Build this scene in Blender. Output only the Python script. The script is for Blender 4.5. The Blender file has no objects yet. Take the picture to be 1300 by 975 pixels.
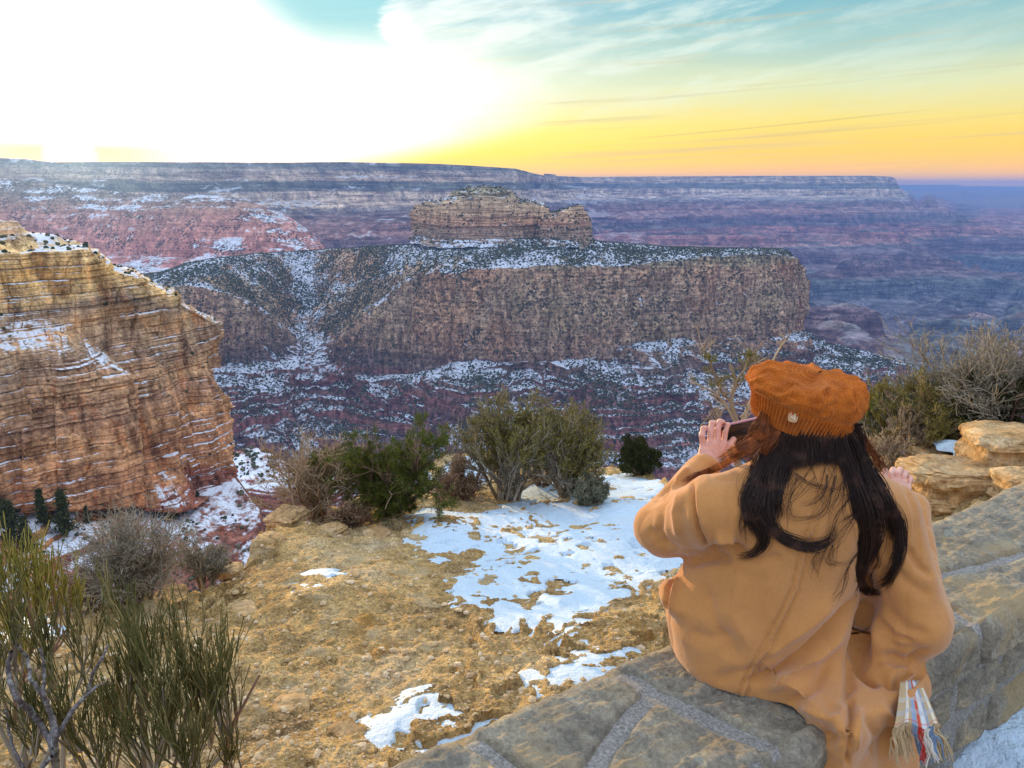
import bpy, bmesh, math, random
import numpy as np
from mathutils import Vector, Matrix
HAZE = True
R = math.radians
C = bpy.context.scene.collection
rng = np.random.default_rng(7)
random.seed(7)

# ------------------------------------------------------------------ camera
F = 940.0; PITCH = math.atan((487.5-236)/F); CZ = 1.7
cam_d = bpy.data.cameras.new('camera'); cam = bpy.data.objects.new('camera', cam_d); C.objects.link(cam)
cam.location = (0, 0, CZ); cam.rotation_euler = (math.pi/2-PITCH, 0, 0)
cam_d.sensor_width = 36; cam_d.lens = 36*F/1300; cam_d.clip_start = 0.05; cam_d.clip_end = 200000
bpy.context.scene.camera = cam
cP, sP = math.cos(PITCH), math.sin(PITCH)

def P(u, v, Y):
    """world point at forward distance Y seen at photo pixel (u, v)"""
    u = np.asarray(u, float); v = np.asarray(v, float); Y = np.asarray(Y, float)
    x = (u-650)/F; d = (v-487.5)/F
    yf = cP-d*sP; zd = sP+d*cP
    return np.stack([x/yf*Y, Y+0*x, CZ-zd/yf*Y], -1)

# ------------------------------------------------------------------ noise
def _h(i, j, k, s):
    n = (i*73856093) ^ (j*19349663) ^ (k*83492791) ^ (s*2654435761)
    n = (n ^ (n >> 13)) * 1274126177
    n = n & 0x7fffffff
    return (n ^ (n >> 16)) & 0xffff
def noise(p, seed=0):
    """value noise -1..1, p (...,3)"""
    p = np.asarray(p, float); i = np.floor(p).astype(np.int64); f = p-i; f = f*f*f*(f*(f*6-15)+10)
    r = 0
    for a in (0, 1):
        wx = f[..., 0] if a else 1-f[..., 0]
        for b in (0, 1):
            wy = f[..., 1] if b else 1-f[..., 1]
            for c in (0, 1):
                wz = f[..., 2] if c else 1-f[..., 2]
                r = r+wx*wy*wz*_h(i[..., 0]+a, i[..., 1]+b, i[..., 2]+c, seed)
    return r/32767.5-1
def fbm(p, o=4, seed=0, gain=.5, lac=2.03):
    p = np.asarray(p, float); a = 1; s = 0; t = 0
    for k in range(o):
        s = s+a*noise(p, seed+k*17); t += a; a *= gain; p = p*lac+11.3
    return s/t
def ridged(p, o=4, seed=0, gain=.5):
    p = np.asarray(p, float); a = 1; s = 0; t = 0
    for k in range(o):
        s = s+a*(1-2*np.abs(noise(p, seed+k*17))); t += a; a *= gain; p = p*2.03+5.7
    return s/t
def sm(a, b, x):
    t = np.clip((x-a)/(b-a), 0, 1); return t*t*(3-2*t)
def v3(*c):
    return np.stack(np.broadcast_arrays(*c), -1)

# ------------------------------------------------------------------ objects
def tag(o, label=None, cat=None, group=None, kind=None):
    if label: o['label'] = label
    if cat: o['category'] = cat
    if group: o['group'] = group
    if kind: o['kind'] = kind
    return o
def mesh_obj(name, verts, faces, mat=None, parent=None, smooth=True, loc=None):
    """verts (n,3) array, faces (m,k) array or list of arrays/tuples"""
    me = bpy.data.meshes.new(name)
    verts = np.asarray(verts, np.float32).reshape(-1, 3)
    if isinstance(faces, np.ndarray): fl = [faces]
    elif len(faces) and isinstance(faces[0], np.ndarray): fl = list(faces)
    else: fl = None
    if fl is None:
        me.from_pydata(verts.tolist(), [], [tuple(f) for f in faces])
    else:
        fl = [f for f in fl if len(f)]
        me.vertices.add(len(verts)); me.vertices.foreach_set('co', verts.ravel())
        nl = sum(f.size for f in fl); nf = sum(len(f) for f in fl)
        me.loops.add(nl); me.polygons.add(nf)
        me.loops.foreach_set('vertex_index', np.concatenate([f.ravel() for f in fl]).astype(np.int32))
        st = []; o = 0
        for f in fl:
            st.append(o+np.arange(len(f))*f.shape[1]); o += f.size
        me.polygons.foreach_set('loop_start', np.concatenate(st).astype(np.int32))
        me.update(calc_edges=True)
    me.polygons.foreach_set('use_smooth', np.full(len(me.polygons), smooth))
    if mat: me.materials.append(mat)
    o = bpy.data.objects.new(name, me); C.objects.link(o)
    if parent: o.parent = parent
    if loc is not None: o.location = loc
    return o
def grid_faces(nu, nv, wrap=False):
    i = np.arange(nv-1)[:, None]*nu; j = np.arange(nu if wrap else nu-1)[None, :]; j2 = (j+1) % nu
    a = i+j; b = i+j2
    return np.stack([a, b, b+nu, a+nu], -1).reshape(-1, 4)
def grid_obj(name, G, mat, parent=None, wrap=False, flip=False):
    nv, nu = G.shape[:2]; f = grid_faces(nu, nv, wrap)
    if flip: f = f[:, ::-1]
    return mesh_obj(name, G.reshape(-1, 3), f, mat, parent)
def empty(name, loc, rz=0):
    o = bpy.data.objects.new(name, None); C.objects.link(o); o.location = loc; o.rotation_euler = (0, 0, rz); o.empty_display_size = .1
    return o

# ------------------------------------------------------------------ node helper
class NT:
    def __init__(s, name, world=False):
        if world:
            s.m = bpy.data.worlds.new(name)
        else:
            s.m = bpy.data.materials.new(name)
        s.m.use_nodes = True; s.t = s.m.node_tree; s.t.nodes.clear(); s.x = 0
    def n(s, typ, **kw):
        nd = s.t.nodes.new(typ); s.x += 1; nd.location = (s.x*40, 0)
        for k, v in kw.items(): setattr(nd, k, v)
        return nd
    def set(s, sock, v):
        if isinstance(v, bpy.types.NodeSocket): s.t.links.new(v, sock)
        elif v is not None:
            if isinstance(v, (tuple, list)) and len(v) == 3 and sock.type == 'RGBA': v = (*v, 1)
            sock.default_value = v
    def math(s, op, a, b=None, c=None, clamp=False):
        nd = s.n('ShaderNodeMath', operation=op, use_clamp=clamp)
        for i, v in enumerate((a, b, c)):
            if v is not None: s.set(nd.inputs[i], v)
        return nd.outputs[0]
    def vm(s, op, a, b=None, scale=None):
        nd = s.n('ShaderNodeVectorMath', operation=op); s.set(nd.inputs[0], a)
        if b is not None: s.set(nd.inputs[1], b)
        if scale is not None: s.set(nd.inputs['Scale'], scale)
        return nd.outputs['Value'] if op in ('DOT_PRODUCT', 'LENGTH', 'DISTANCE') else nd.outputs[0]
    def mix(s, f, a, b, mode='MIX'):
        nd = s.n('ShaderNodeMix', data_type='RGBA', blend_type=mode); s.set(nd.inputs[0], f); s.set(nd.inputs[6], a); s.set(nd.inputs[7], b)
        return nd.outputs[2]
    def noise(s, vec, scale, detail=4, rough=.55, dist=0):
        nd = s.n('ShaderNodeTexNoise'); s.set(nd.inputs['Vector'], vec); s.set(nd.inputs['Scale'], scale)
        nd.inputs['Detail'].default_value = detail; nd.inputs['Roughness'].default_value = rough; nd.inputs['Distortion'].default_value = dist
        return nd.outputs[0]
    def vor(s, vec, scale, feature='F1', rnd=1, out=0):
        nd = s.n('ShaderNodeTexVoronoi', feature=feature); s.set(nd.inputs['Vector'], vec); s.set(nd.inputs['Scale'], scale)
        nd.inputs['Randomness'].default_value = rnd
        return nd.outputs[out]
    def ramp(s, f, stops, interp='LINEAR'):
        nd = s.n('ShaderNodeValToRGB'); s.set(nd.inputs[0], f); cr = nd.color_ramp; cr.interpolation = interp
        stops = sorted(stops, key=lambda q: q[0])
        while len(cr.elements) < len(stops): cr.elements.new(0.5)
        for e, (p, c) in zip(cr.elements, stops):
            e.position = p; e.color = (*c, 1) if isinstance(c, (tuple, list)) else (c, c, c, 1)
        return nd.outputs[0]
    def map(s, v, a, b, c=0., d=1., smooth=False):
        nd = s.n('ShaderNodeMapRange', interpolation_type='SMOOTHSTEP' if smooth else 'LINEAR'); s.set(nd.inputs[0], v)
        for i, q in enumerate((a, b, c, d)): s.set(nd.inputs[i+1], q)
        return nd.outputs[0]
    def sep(s, v):
        nd = s.n('ShaderNodeSeparateXYZ'); s.set(nd.inputs[0], v); return nd.outputs
    def comb(s, x, y, z):
        nd = s.n('ShaderNodeCombineXYZ')
        for i, q in enumerate((x, y, z)): s.set(nd.inputs[i], q)
        return nd.outputs[0]
    def bump(s, h, strength, dist, normal=None):
        nd = s.n('ShaderNodeBump'); s.set(nd.inputs['Height'], h); nd.inputs['Strength'].default_value = strength; nd.inputs['Distance'].default_value = dist
        if normal is not None: s.set(nd.inputs['Normal'], normal)
        return nd.outputs[0]
    def out(s, color, rough=.9, normal=None, spec=.15, **kw):
        b = s.n('ShaderNodeBsdfPrincipled'); s.set(b.inputs['Base Color'], color); s.set(b.inputs['Roughness'], rough)
        s.set(b.inputs['Specular IOR Level'], spec)
        if normal is not None: s.set(b.inputs['Normal'], normal)
        for k, v in kw.items(): s.set(b.inputs[k.replace('_', ' ')], v)
        o = s.n('ShaderNodeOutputMaterial'); s.t.links.new(b.outputs[0], o.inputs[0])
        return s.m
    @property
    def pos(s): return s.n('ShaderNodeNewGeometry').outputs['Position']
    @property
    def nrm(s): return s.n('ShaderNodeNewGeometry').outputs['Normal']
    @property
    def obj(s): return s.n('ShaderNodeTexCoord').outputs['Object']
# ------------------------------------------------------------------ sky, sun, haze
SUN_AZ = -29.7; SUN_EL = 4.6      # degrees, azimuth from +Y towards +X
def make_world():
    w = NT('World', world=True); bpy.context.scene.world = w.m
    d = w.n('ShaderNodeTexCoord').outputs['Generated']; x, y, z = w.sep(d)
    az = w.math('MULTIPLY', w.math('ARCTAN2', x, y), 180/math.pi)
    el = w.math('MULTIPLY', w.math('ARCSINE', z), 180/math.pi)
    # wispy layer coordinates: a flat layer of cirrus seen from below
    tilt = w.math('ADD', el, w.math('MULTIPLY', az, -.045))
    cv = w.comb(w.math('MULTIPLY', az, .055), w.math('MULTIPLY', tilt, .42), 0.)
    n1 = w.noise(cv, 1.0, 7, .62, .6)
    n2 = w.noise(w.comb(w.math('MULTIPLY', az, .13), w.math('MULTIPLY', w.math('ADD', el, w.math('MULTIPLY', az, -.16)), .62), 3.), 1.0, 8, .62, .25)
    n3 = w.noise(w.comb(w.math('MULTIPLY', az, .03), w.math('MULTIPLY', tilt, 1.3), 9.), 1.0, 4, .6, .3)
    elw = w.math('ADD', el, w.math('MULTIPLY', w.math('SUBTRACT', n1, .5), 2.6))
    # clear evening air away from the sun
    base = w.ramp(w.map(elw, 0, 20), [(0, (1.75, .66, .0)), (.04, (1.6, .74, .0)), (.12, (1.22, .70, .01)), (.21, (1.0, .76, .16)), (.33, (.78, .79, .46)),
                                     (.45, (.42, .62, .56)), (.58, (.20, .47, .53)), (.75, (.19, .45, .55)), (1, (.22, .44, .58))])
    # warm band turning lemon nearer the sun
    near = w.map(az, 22, -12, 0, 1, True)
    lem = w.ramp(w.map(elw, 0, 12), [(0, (1.7, .90, .0)), (.16, (1.5, 1.0, .0)), (.32, (1.25, 1.02, .16)), (.5, (1., 1., .8)), (1, (.75, .95, .95))])
    c = w.mix(w.math('MULTIPLY', near, w.map(el, 10, 3, 0, 1, True)), base, lem)
    # high thin cloud
    cir = w.math('MULTIPLY', w.map(n2, .42, .66, 0, 1, True), w.map(el, 3.5, 8, 0, 1, True))
    cir = w.math('MULTIPLY', cir, w.map(az, 34, 4, .2, .75, True))
    c = w.mix(cir, c, (.86, .93, .82))
    # grey-olive streaks low on the right
    st = w.math('MULTIPLY', w.map(n3, .52, .72, 0, 1, True), w.map(el, 0.3, 2.5, 0, .55, True))
    c = w.mix(st, c, (.62, .50, .26))
    # two thin old contrails
    for (a0, e0, sl_, a1, wd, am) in ((8.5, 3.28, .0745, 26, .055, .55), (15.5, 3.2, .055, 28, .07, .35), (4.5, 3.9, .05, 9.5, .05, .25)):
        dl = w.math('ABSOLUTE', w.math('SUBTRACT', el, w.math('ADD', w.math('MULTIPLY', w.math('SUBTRACT', az, a0), sl_), e0)))
        k = w.math('MULTIPLY', w.map(dl, wd*1.6, 0, 0, am, True), w.math('MULTIPLY', w.map(az, a0-1, a0+3, 0, 1, True), w.map(az, a1+4, a1-4, 0, 1, True)))
        c = w.mix(k, c, (.60, .42, .13))
    # glow of bright cloud round the sun, with a clear patch of evening air above it
    wob = w.math('MULTIPLY', w.math('SUBTRACT', n2, .5), 3.0)
    da = w.math('MULTIPLY', w.math('SUBTRACT', az, SUN_AZ), w.map(az, SUN_AZ, SUN_AZ+1, 1, .42))
    de = w.math('MULTIPLY', w.math('SUBTRACT', el, 5.0), w.map(el, 4.9, 5.1, 2.2, w.map(az, -10, -6, .9, 1.7)))
    r = w.math('ADD', w.math('SQRT', w.math('ADD', w.math('MULTIPLY', da, da), w.math('MULTIPLY', de, de))), wob)
    g = w.map(r, 14.5, 9.0, 0, 1, True)
    low = w.math('MULTIPLY', w.math('ADD', az, 16.), .19)
    g = w.math('MULTIPLY', g, w.map(w.math('ADD', w.math('SUBTRACT', el, low), w.math('MULTIPLY', wob, .2)), -.6, 1.6, 0, 1, True))
    patch = w.math('MULTIPLY', w.map(w.math('ADD', az, w.math('MULTIPLY', el, .9)), -11.5, -4., 0, 1, True), w.map(w.math('ADD', el, w.math('MULTIPLY', wob, .25)), 7.0, 11.2, 0, 1, True))
    right = w.map(w.math('ADD', az, w.math('MULTIPLY', wob, 1.3)), -9.3, -7.9, 0, 1, True)
    patch = w.math('MULTIPLY', patch, w.math('SUBTRACT', 1., right))
    c = w.mix(w.math('MULTIPLY', patch, .9), c, (.30, .66, .70))
    edge = w.math('MULTIPLY', right, w.map(w.math('ADD', az, w.math('MULTIPLY', wob, 2.)), 13, -6, 0, 1, True))
    edge = w.math('MULTIPLY', edge, w.map(w.math('ADD', el, wob), 4.5, 7.5, 0, 1, True))
    c = w.mix(w.math('MULTIPLY', edge, w.map(n2, .38, .62, .35, .95)), c, (1.0, 1.03, .93))
    c = w.mix(w.math('MULTIPLY', g, w.math('SUBTRACT', 1., patch)), c, (1.6, 1.55, 1.35))
    g2 = w.map(r, 9, 0, 0, 1, True)
    c = w.mix(w.math('MULTIPLY', g2, .85), c, (3.2, 2.9, 2.3))
    # the sun itself on the rim
    sd = (math.sin(R(SUN_AZ))*math.cos(R(1.75)), math.cos(R(SUN_AZ))*math.cos(R(1.75)), math.sin(R(1.75)))
    ang = w.math('ARCCOSINE', w.vm('DOT_PRODUCT', d, sd))
    c = w.mix(w.map(ang, .035, .008, 0, 1, True), c, (9, 5.5, 1.6))
    low_ = w.math('MULTIPLY', w.map(ang, .16, .03, 0, 1, True), w.map(el, 3.1, 2.2, 0, 1, True))
    c = w.mix(w.math('MULTIPLY', low_, w.map(ang, .012, .03, 0, .9)), c, (2.2, 1.05, .06))
    # the unseen rest of the dome, brightened to fill the land with soft light
    up = w.map(el, 13, 45, 0, 1, True)
    c = w.mix(up, c, (1.48, 1.60, 1.82))
    back = w.map(y, .25, -.5, 0, 1, True)
    c = w.mix(back, c, (1.02, 1.14, 1.48))
    c = w.mix(w.map(el, -.5, -3, 0, 1), c, (.12, .13, .17))
    sk = w.n('ShaderNodeTexSky', sky_type='NISHITA', sun_disc=False)
    sk.sun_elevation = R(SUN_EL); sk.sun_rotation = R(SUN_AZ); sk.altitude = 2100
    bg1 = w.n('ShaderNodeBackground'); w.set(bg1.inputs[0], w.mix(1, sk.outputs[0], w.ramp(w.map(el, 0, 16), [(0, (.95, .55, .04)), (.3, (.95, .75, .25)), (.8, (.9, .95, .9)), (1, (1, 1, 1))]), 'MULTIPLY')); bg1.inputs[1].default_value = .05
    bg2 = w.n('ShaderNodeBackground'); w.set(bg2.inputs[0], c); bg2.inputs[1].default_value = SKY_GAIN
    ad = w.n('ShaderNodeAddShader'); w.t.links.new(bg1.outputs[0], ad.inputs[0]); w.t.links.new(bg2.outputs[0], ad.inputs[1])
    o = w.n('ShaderNodeOutputWorld'); w.t.links.new(ad.outputs[0], o.inputs[0])
SKY_GAIN = .78
make_world()
sl = bpy.data.lights.new('sun', 'SUN'); sl.energy = 5.0; sl.angle = R(.8); sl.color = (1, .62, .24)
so = bpy.data.objects.new('sun', sl); C.objects.link(so)
sdir = Vector((math.sin(R(SUN_AZ))*math.cos(R(SUN_EL)), math.cos(R(SUN_AZ))*math.cos(R(SUN_EL)), math.sin(R(SUN_EL))))
so.rotation_euler = sdir.to_track_quat('Z', 'Y').to_euler()

def make_haze():
    x0, x1, y0, y1, z0, z1 = -24000, 24000, -400, 30000, -1101, 176
    v = [(x, y, z) for z in (z0, z1) for y in (y0, y1) for x in (x0, x1)]
    f = [(0, 2, 3, 1), (4, 5, 7, 6), (0, 1, 5, 4), (2, 6, 7, 3), (0, 4, 6, 2), (1, 3, 7, 5)]
    m = NT('haze'); b = m.n('ShaderNodeVolumePrincipled')
    b.inputs['Color'].default_value = (.13, .40, 1.0, 1); b.inputs['Density'].default_value = 6.6e-5; b.inputs['Anisotropy'].default_value = 0
    b2 = m.n('ShaderNodeVolumePrincipled')      # added orange scatter that tints the glow round the low sun
    b2.inputs['Color'].default_value = (1, .34, .04, 1); b2.inputs['Density'].default_value = 0.6e-5; b2.inputs['Anisotropy'].default_value = .90
    ad = m.n('ShaderNodeAddShader'); m.t.links.new(b.outputs[0], ad.inputs[0]); m.t.links.new(b2.outputs[0], ad.inputs[1])
    o = m.n('ShaderNodeOutputMaterial'); m.t.links.new(ad.outputs[0], o.inputs['Volume'])
    ob = mesh_obj('haze', v, f, m.m, smooth=False); tag(ob, 'pale blue evening haze filling the canyon', 'haze', kind='stuff'); return ob
if HAZE: make_haze()

sc = bpy.context.scene
sc.view_settings.view_transform = 'Standard'; sc.view_settings.look = 'None'; sc.view_settings.exposure = .26; sc.view_settings.gamma = 1
sc.render.engine = 'CYCLES'; sc.cycles.use_denoising = True
sc.cycles.max_bounces = 5; sc.cycles.diffuse_bounces = 3; sc.cycles.volume_bounces = 0; sc.cycles.transparent_max_bounces = 8
sc.cycles.sample_clamp_indirect = 4
# ------------------------------------------------------------------ rock materials
def rock_mat(name, z0, z1, stops, warp=.02, warp_scale=.01, streak=.3, streak_scale=.05, fine=.5, snow=None, dots=None, bump=(1., 1.), interp='LINEAR', pebble=.25, tint=None, layers=0.0, layer_scale=1.0, snow_x=None, varnish=0, mottle=None):
    m = NT(name); p = m.pos; x, y, z = m.sep(p)
    wn = m.noise(p, warp_scale, 3); wn2 = m.noise(p, warp_scale*7, 3)
    h = m.map(z, z0, z1)
    h = m.math('ADD', h, m.math('MULTIPLY', m.math('SUBTRACT', wn, .5), warp*2))
    h = m.math('ADD', h, m.math('MULTIPLY', m.math('SUBTRACT', wn2, .5), warp*.5))
    c = m.ramp(h, stops, interp)
    # thin beds: noise squeezed along z
    bed = m.noise(m.comb(m.math('MULTIPLY', x, .04*layer_scale), m.math('MULTIPLY', y, .04*layer_scale), m.math('MULTIPLY', z, 1.*layer_scale)), 1, 4, .6)
    if layers: c = m.mix(layers, c, m.mix(1, c, m.ramp(bed, [(.36, (.34, .28, .26)), (.46, (.8, .76, .74)), (.55, (1.2, 1.18, 1.15)), (.66, (1.6, 1.6, 1.55))]), 'MULTIPLY'))
    # vertical weathering streaks
    sv = m.comb(m.math('MULTIPLY', x, streak_scale), m.math('MULTIPLY', y, streak_scale), m.math('MULTIPLY', z, streak_scale*.15))
    sn = m.noise(sv, 1, 5, .65)
    c = m.mix(streak, c, m.mix(1, c, m.ramp(sn, [(.32, (.36, .29, .25)), (.5, (.95, .92, .9)), (.66, (1.5, 1.42, 1.3))]), 'MULTIPLY'))
    fn = m.noise(p, fine, 6, .7)
    c = m.mix(pebble, c, m.mix(1, c, m.ramp(fn, [(.36, (.3, .3, .32)), (.5, (1, 1, 1)), (.64, (1.8, 1.75, 1.7))]), 'MULTIPLY'))
    nz = m.sep(m.nrm)[2]
    if mottle:
        mn = m.noise(m.comb(x, y, m.math('MULTIPLY', z, .5)), mottle[0], 4, .6)
        c = m.mix(m.map(mn, .50, .62, 0, .85, True), c, m.mix(1, c, mottle[1], 'MULTIPLY')); c = m.mix(m.map(mn, .48, .36, 0, .85, True), c, m.mix(1, c, mottle[2], 'MULTIPLY'))
    if varnish:      # desert varnish: dark mineral patches that run down the rock
        vn = m.noise(m.comb(m.math('MULTIPLY', x, .16), m.math('MULTIPLY', y, .16), m.math('MULTIPLY', z, .07)), 1, 6, .7)
        c = m.mix(m.math('MULTIPLY', m.map(vn, .50, .60, 0, varnish, True), m.map(m.noise(p, .05, 2), .4, .6, .4, 1)), c, m.mix(1, c, (.42, .36, .36), 'MULTIPLY'))
        v2 = m.noise(m.comb(m.math('MULTIPLY', x, .10), m.math('MULTIPLY', y, .10), m.math('MULTIPLY', z, .05)), 1.7, 5, .65)
        c = m.mix(m.map(v2, .54, .64, 0, .4, True), c, m.mix(1, c, (1.35, .85, .55), 'MULTIPLY'))
    if dots:
        sc_, th, amt, col = dots
        vd = m.vor(p, sc_); dn = m.noise(p, sc_*.12, 3)
        dm = m.math('MULTIPLY', m.map(vd, th, th*.6), m.map(dn, .35, .6, 0, 1))
        dm = m.math('MULTIPLY', m.math('MULTIPLY', dm, amt), m.map(nz, .1, .4))
    if snow:
        a, b, nsc, namt, sc_ = snow
        s1 = m.math('ADD', nz, m.math('MULTIPLY', m.math('SUBTRACT', m.noise(p, nsc, 5, .65), .5), namt*2))
        s1 = m.math('ADD', s1, m.math('MULTIPLY', m.math('SUBTRACT', m.noise(p, nsc*.12, 3, .5), .5), namt*2.2))
        sf = m.map(s1, a, b, 0, 1, True)
        if snow_x: sf = m.math('MULTIPLY', sf, m.map(x, *snow_x))
        c = m.mix(sf, c, sc_)
    if dots: c = m.mix(dm, c, col)
    bh = m.math('ADD', m.math('MULTIPLY', fn, 1.), m.math('MULTIPLY', bed, .8)); bh = m.math('ADD', bh, m.math('MULTIPLY', sn, .7))
    return m.out(c, .95, m.bump(bh, bump[0], bump[1]), .08)

SNOW = (.74, .79, .86)

# ------------------------------------------------------------------ sheets traced as stations and strata rows, in real distance
def resample(rows, nu, tn):
    """rows: list of lists of (u,v,Y), same length; tn: samples per gap"""
    A = np.array([[P(*q) for q in r] for r in rows])          # (nr, ns, 3)
    ns = A.shape[1]
    # arclength of first/mid rows for even spacing
    L = np.concatenate([[0], np.cumsum(np.mean([np.linalg.norm(np.diff(A[k], axis=0), axis=1) for k in range(len(rows))], 0))]); L /= L[-1]
    s = np.linspace(0, 1, nu); idx = np.interp(s, L, np.arange(ns)); i0 = np.clip(idx.astype(int), 0, ns-2); f = (idx-i0)[None, :, None]
    # catmull-rom in s
    Ap = np.concatenate([2*A[:, :1]-A[:, 1:2], A, 2*A[:, -1:]-A[:, -2:-1]], 1)
    p0, p1, p2, p3 = Ap[:, i0], Ap[:, i0+1], Ap[:, i0+2], Ap[:, i0+3]
    B = (.5*((2*p1)+(-p0+p2)*f+(2*p0-5*p1+4*p2-p3)*f**2+(-p0+3*p1-3*p2+p3)*f**3))*.6 + (p1*(1-f)+p2*f)*.4
    out = []; tt = []
    for k in range(len(rows)-1):
        n = tn[k]; t = np.linspace(0, 1, n, endpoint=(k == len(rows)-2))[:, None, None]
        out.append(B[k][None]*(1-t)+B[k+1][None]*t); tt.append(k+t[:, 0, 0])
    return np.concatenate(out), np.concatenate(tt)
def hnormal(G, flat=True):
    du = np.gradient(G, axis=1); dv = np.gradient(G, axis=0)
    n = np.cross(dv, du); 
    if flat: n[..., 2] = 0
    n /= np.linalg.norm(n, axis=-1, keepdims=True)+1e-9
    # face the camera side
    sgn = np.sign(np.sum(n[..., :2]*-G[..., :2], -1, keepdims=True)); sgn[sgn == 0] = 1
    return n*sgn
def blur(a, k, axis):
    for _ in range(k):
        a = (np.roll(a, 1, axis)+2*a+np.roll(a, -1, axis))/4 if False else np.apply_along_axis(lambda q: np.convolve(np.pad(q, 1, 'edge'), [.25, .5, .25], 'valid'), axis, a)
    return a
def steps(z, h, sharp=.75, seed=0):
    """stair function of z with uneven beds: returns offset -.5..+.5 of bed height, for ledges"""
    q = z/h; q = q+.35*noise(v3(q*.7, 0*q, 0*q), seed)
    fl = np.floor(q); fr = q-fl
    return (fl+sm(.5-.5*(1-sharp), .5+.5*(1-sharp), fr)-q)*h

# ------------------------------------------------------------------ far canyon: rim, side canyons, inner benches (one terrain sheet)
def far_terrain():
    nu, nv = 1100, 620
    u = np.linspace(-170, 1520, nu); Yv = np.exp(np.linspace(np.log(2300), np.log(14500), nv))
    U, Y = np.meshgrid(u, Yv); X = (U-650)/F/1.0*Y
    ku = [-200, 0, 60, 90, 150, 370, 450, 560, 600, 655, 668, 690, 740, 780, 950, 1085, 1110, 1122, 1135, 1160, 1600]
    yr = [4300, 4300, 4400, 4500, 4600, 5200, 5500, 5700, 5800, 6000, 6500, 8600, 9400, 9300, 9300, 9300, 9500, 10200, 14000, 19000, 19000]
    rt = [160, 158, 148, 135, 140, 152, 164, 158, 148, 130, 118, 112, 104, 108, 117, 118, 112, 104, 104, 104, 104]
    Yr = np.interp(U, ku, yr); Rt = np.interp(U, ku, rt)
    sp = ridged(v3(X/2300., Y/2300., 0*X), 4, 3)*820+fbm(v3(X/600., Y/600., 0*X), 5, 9)*180
    left = sm(720, 620, U)
    yk = np.interp(u, [-200, 60, 370, 560, 668, 740, 950, 1085, 1140, 1300, 1600], [4300, 4400, 5200, 5700, 6500, 8600, 9300, 9300, 9800, 11200, 12500]); pad = 45; ks = np.hanning(2*pad+1); ks /= ks.sum()
    Ys = np.convolve(np.pad(yk, pad, 'edge'), ks, 'valid')[None, :]+0*U
    wq = sm(-1400, -150, Y-Yr); Yr = Ys*(1-wq)+Yr*wq
    gx = ridged(v3(X/330.+.3*noise(v3(X/900., Y/900., 0*X), 2), Y/1900., 0*X), 4, 77)
    q = Y-Yr+gx*sm(-60, -500, Y-Yr)*380
    q = q+sp*sm(0, -900, q)*(1-.45*left)+fbm(v3(X/260., Y/260., 0*X), 4, 21)*45
    kq = [-9000, -5200, -3300, -2300, -1500, -1150, -700, -560, -330, -240, -150, -90, -60, 0, 400]
    kh = [-860, -830, -770, -640, -540, -400, -330, -250, -205, -190, -110, -100, -60, 0, 4]
    H = np.interp(q, kq, kh)
    H = H+(-1)*0
    # lower, nearer benches: terraces cut by drainages
    b = fbm(v3(X/1500., Y/1500., 4+0*X), 6, 31)+.5*ridged(v3(X/800., Y/800., 0*X), 3, 41)
    low = sm(-1300, -2600, q)
    H = H+low*b*300
    H = H+fbm(v3(X/220., Y/220., 1+0*X), 5, 51)*28*sm(0, -200, q)
    Z = H+Rt
    # terrace the elevations: cliffs and benches
    z0 = Z.copy()
    kz = [-1100, -860, -800, -690, -655, -560, -540, -440, -410, -330, -300, -235, -215, -110, -45, -35, 20, 40, 300]
    kt = [-1000, -850, -790, -780, -620, -600, -480, -455, -370, -350, -270, -250, -195, -160, -125, -30, -10, 40, 300]
    zz = np.interp(Z, kz, kt); w = sm(0, -250, q)*(.55+.25*noise(v3(X/900., Y/900., 7+0*X), 5))
    Z = Z*(1-w)+zz*w
    Z = Z+fbm(v3(X/70., Y/70., 1+0*X), 4, 61)*9*sm(0, -120, q)+ridged(v3(X/120., Y/420., 1+0*X), 3, 63)*11*sm(-100, -500, q)
    Z[-6:] = np.minimum(Z[-6:], 120)
    gully = sm(-900, -1300, q)*0
    cap = np.interp(U, [1100, 1118, 1128, 1140, 1150, 1158, 1166, 1176, 1190, 1230, 1300, 1600], [400, 100, -60, -150, -265, -205, -165, -250, -290, -385, -420, -500])+fbm(v3(X/420., Y/420., 0*X), 4, 71)*45*sm(1118, 1150, U)
    Z = np.minimum(Z, np.minimum(Rt+3, cap))
    G = np.stack([X, Y, Z+CZ], -1)
    return G
def mk_far():
    G = far_terrain()
    S = lambda a: (a+1000)/1200.
    red = (.42, .24, .20); dred = (.22, .15, .16); tan = (.55, .42, .30); gr = (.17, .17, .13); pale = (.68, .55, .42); grey = (.34, .30, .27); slate = (.17, .19, .2)
    st = [(0, slate), (S(-800), (.20, .17, .17)), (S(-700), slate), (S(-620), (.17, .19, .17)), (S(-600), (.24, .16, .14)), (S(-490), dred), (S(-470), (.20, .18, .16)), (S(-455), red), (S(-380), (.40, .19, .16)),
          (S(-360), (.19, .15, .14)), (S(-300), dred), (S(-250), red), (S(-180), (.27, .17, .15)), (S(-135), grey), (S(-120), pale), (S(-35), pale), (S(-25), gr), (S(20), gr), (S(45), tan), (S(100), (.44, .36, .28)), (S(120), (.20, .20, .16))]
    mt = rock_mat('far_rock', -1000, 200, st, .012, .0008, .55, .02, .012, snow=(.95, 1.12, .012, .5, SNOW), snow_x=(-200, 1500, .8, .10), dots=(.06, .5, .75, (.035, .045, .04)), bump=(1., 45.), layers=.8, layer_scale=.06, pebble=.7)
    o = grid_obj('canyon_terrain', G, mt); tag(o, 'distant canyon rim with banded cliffs and benches fading into blue haze', kind='structure')
mk_far()

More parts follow.
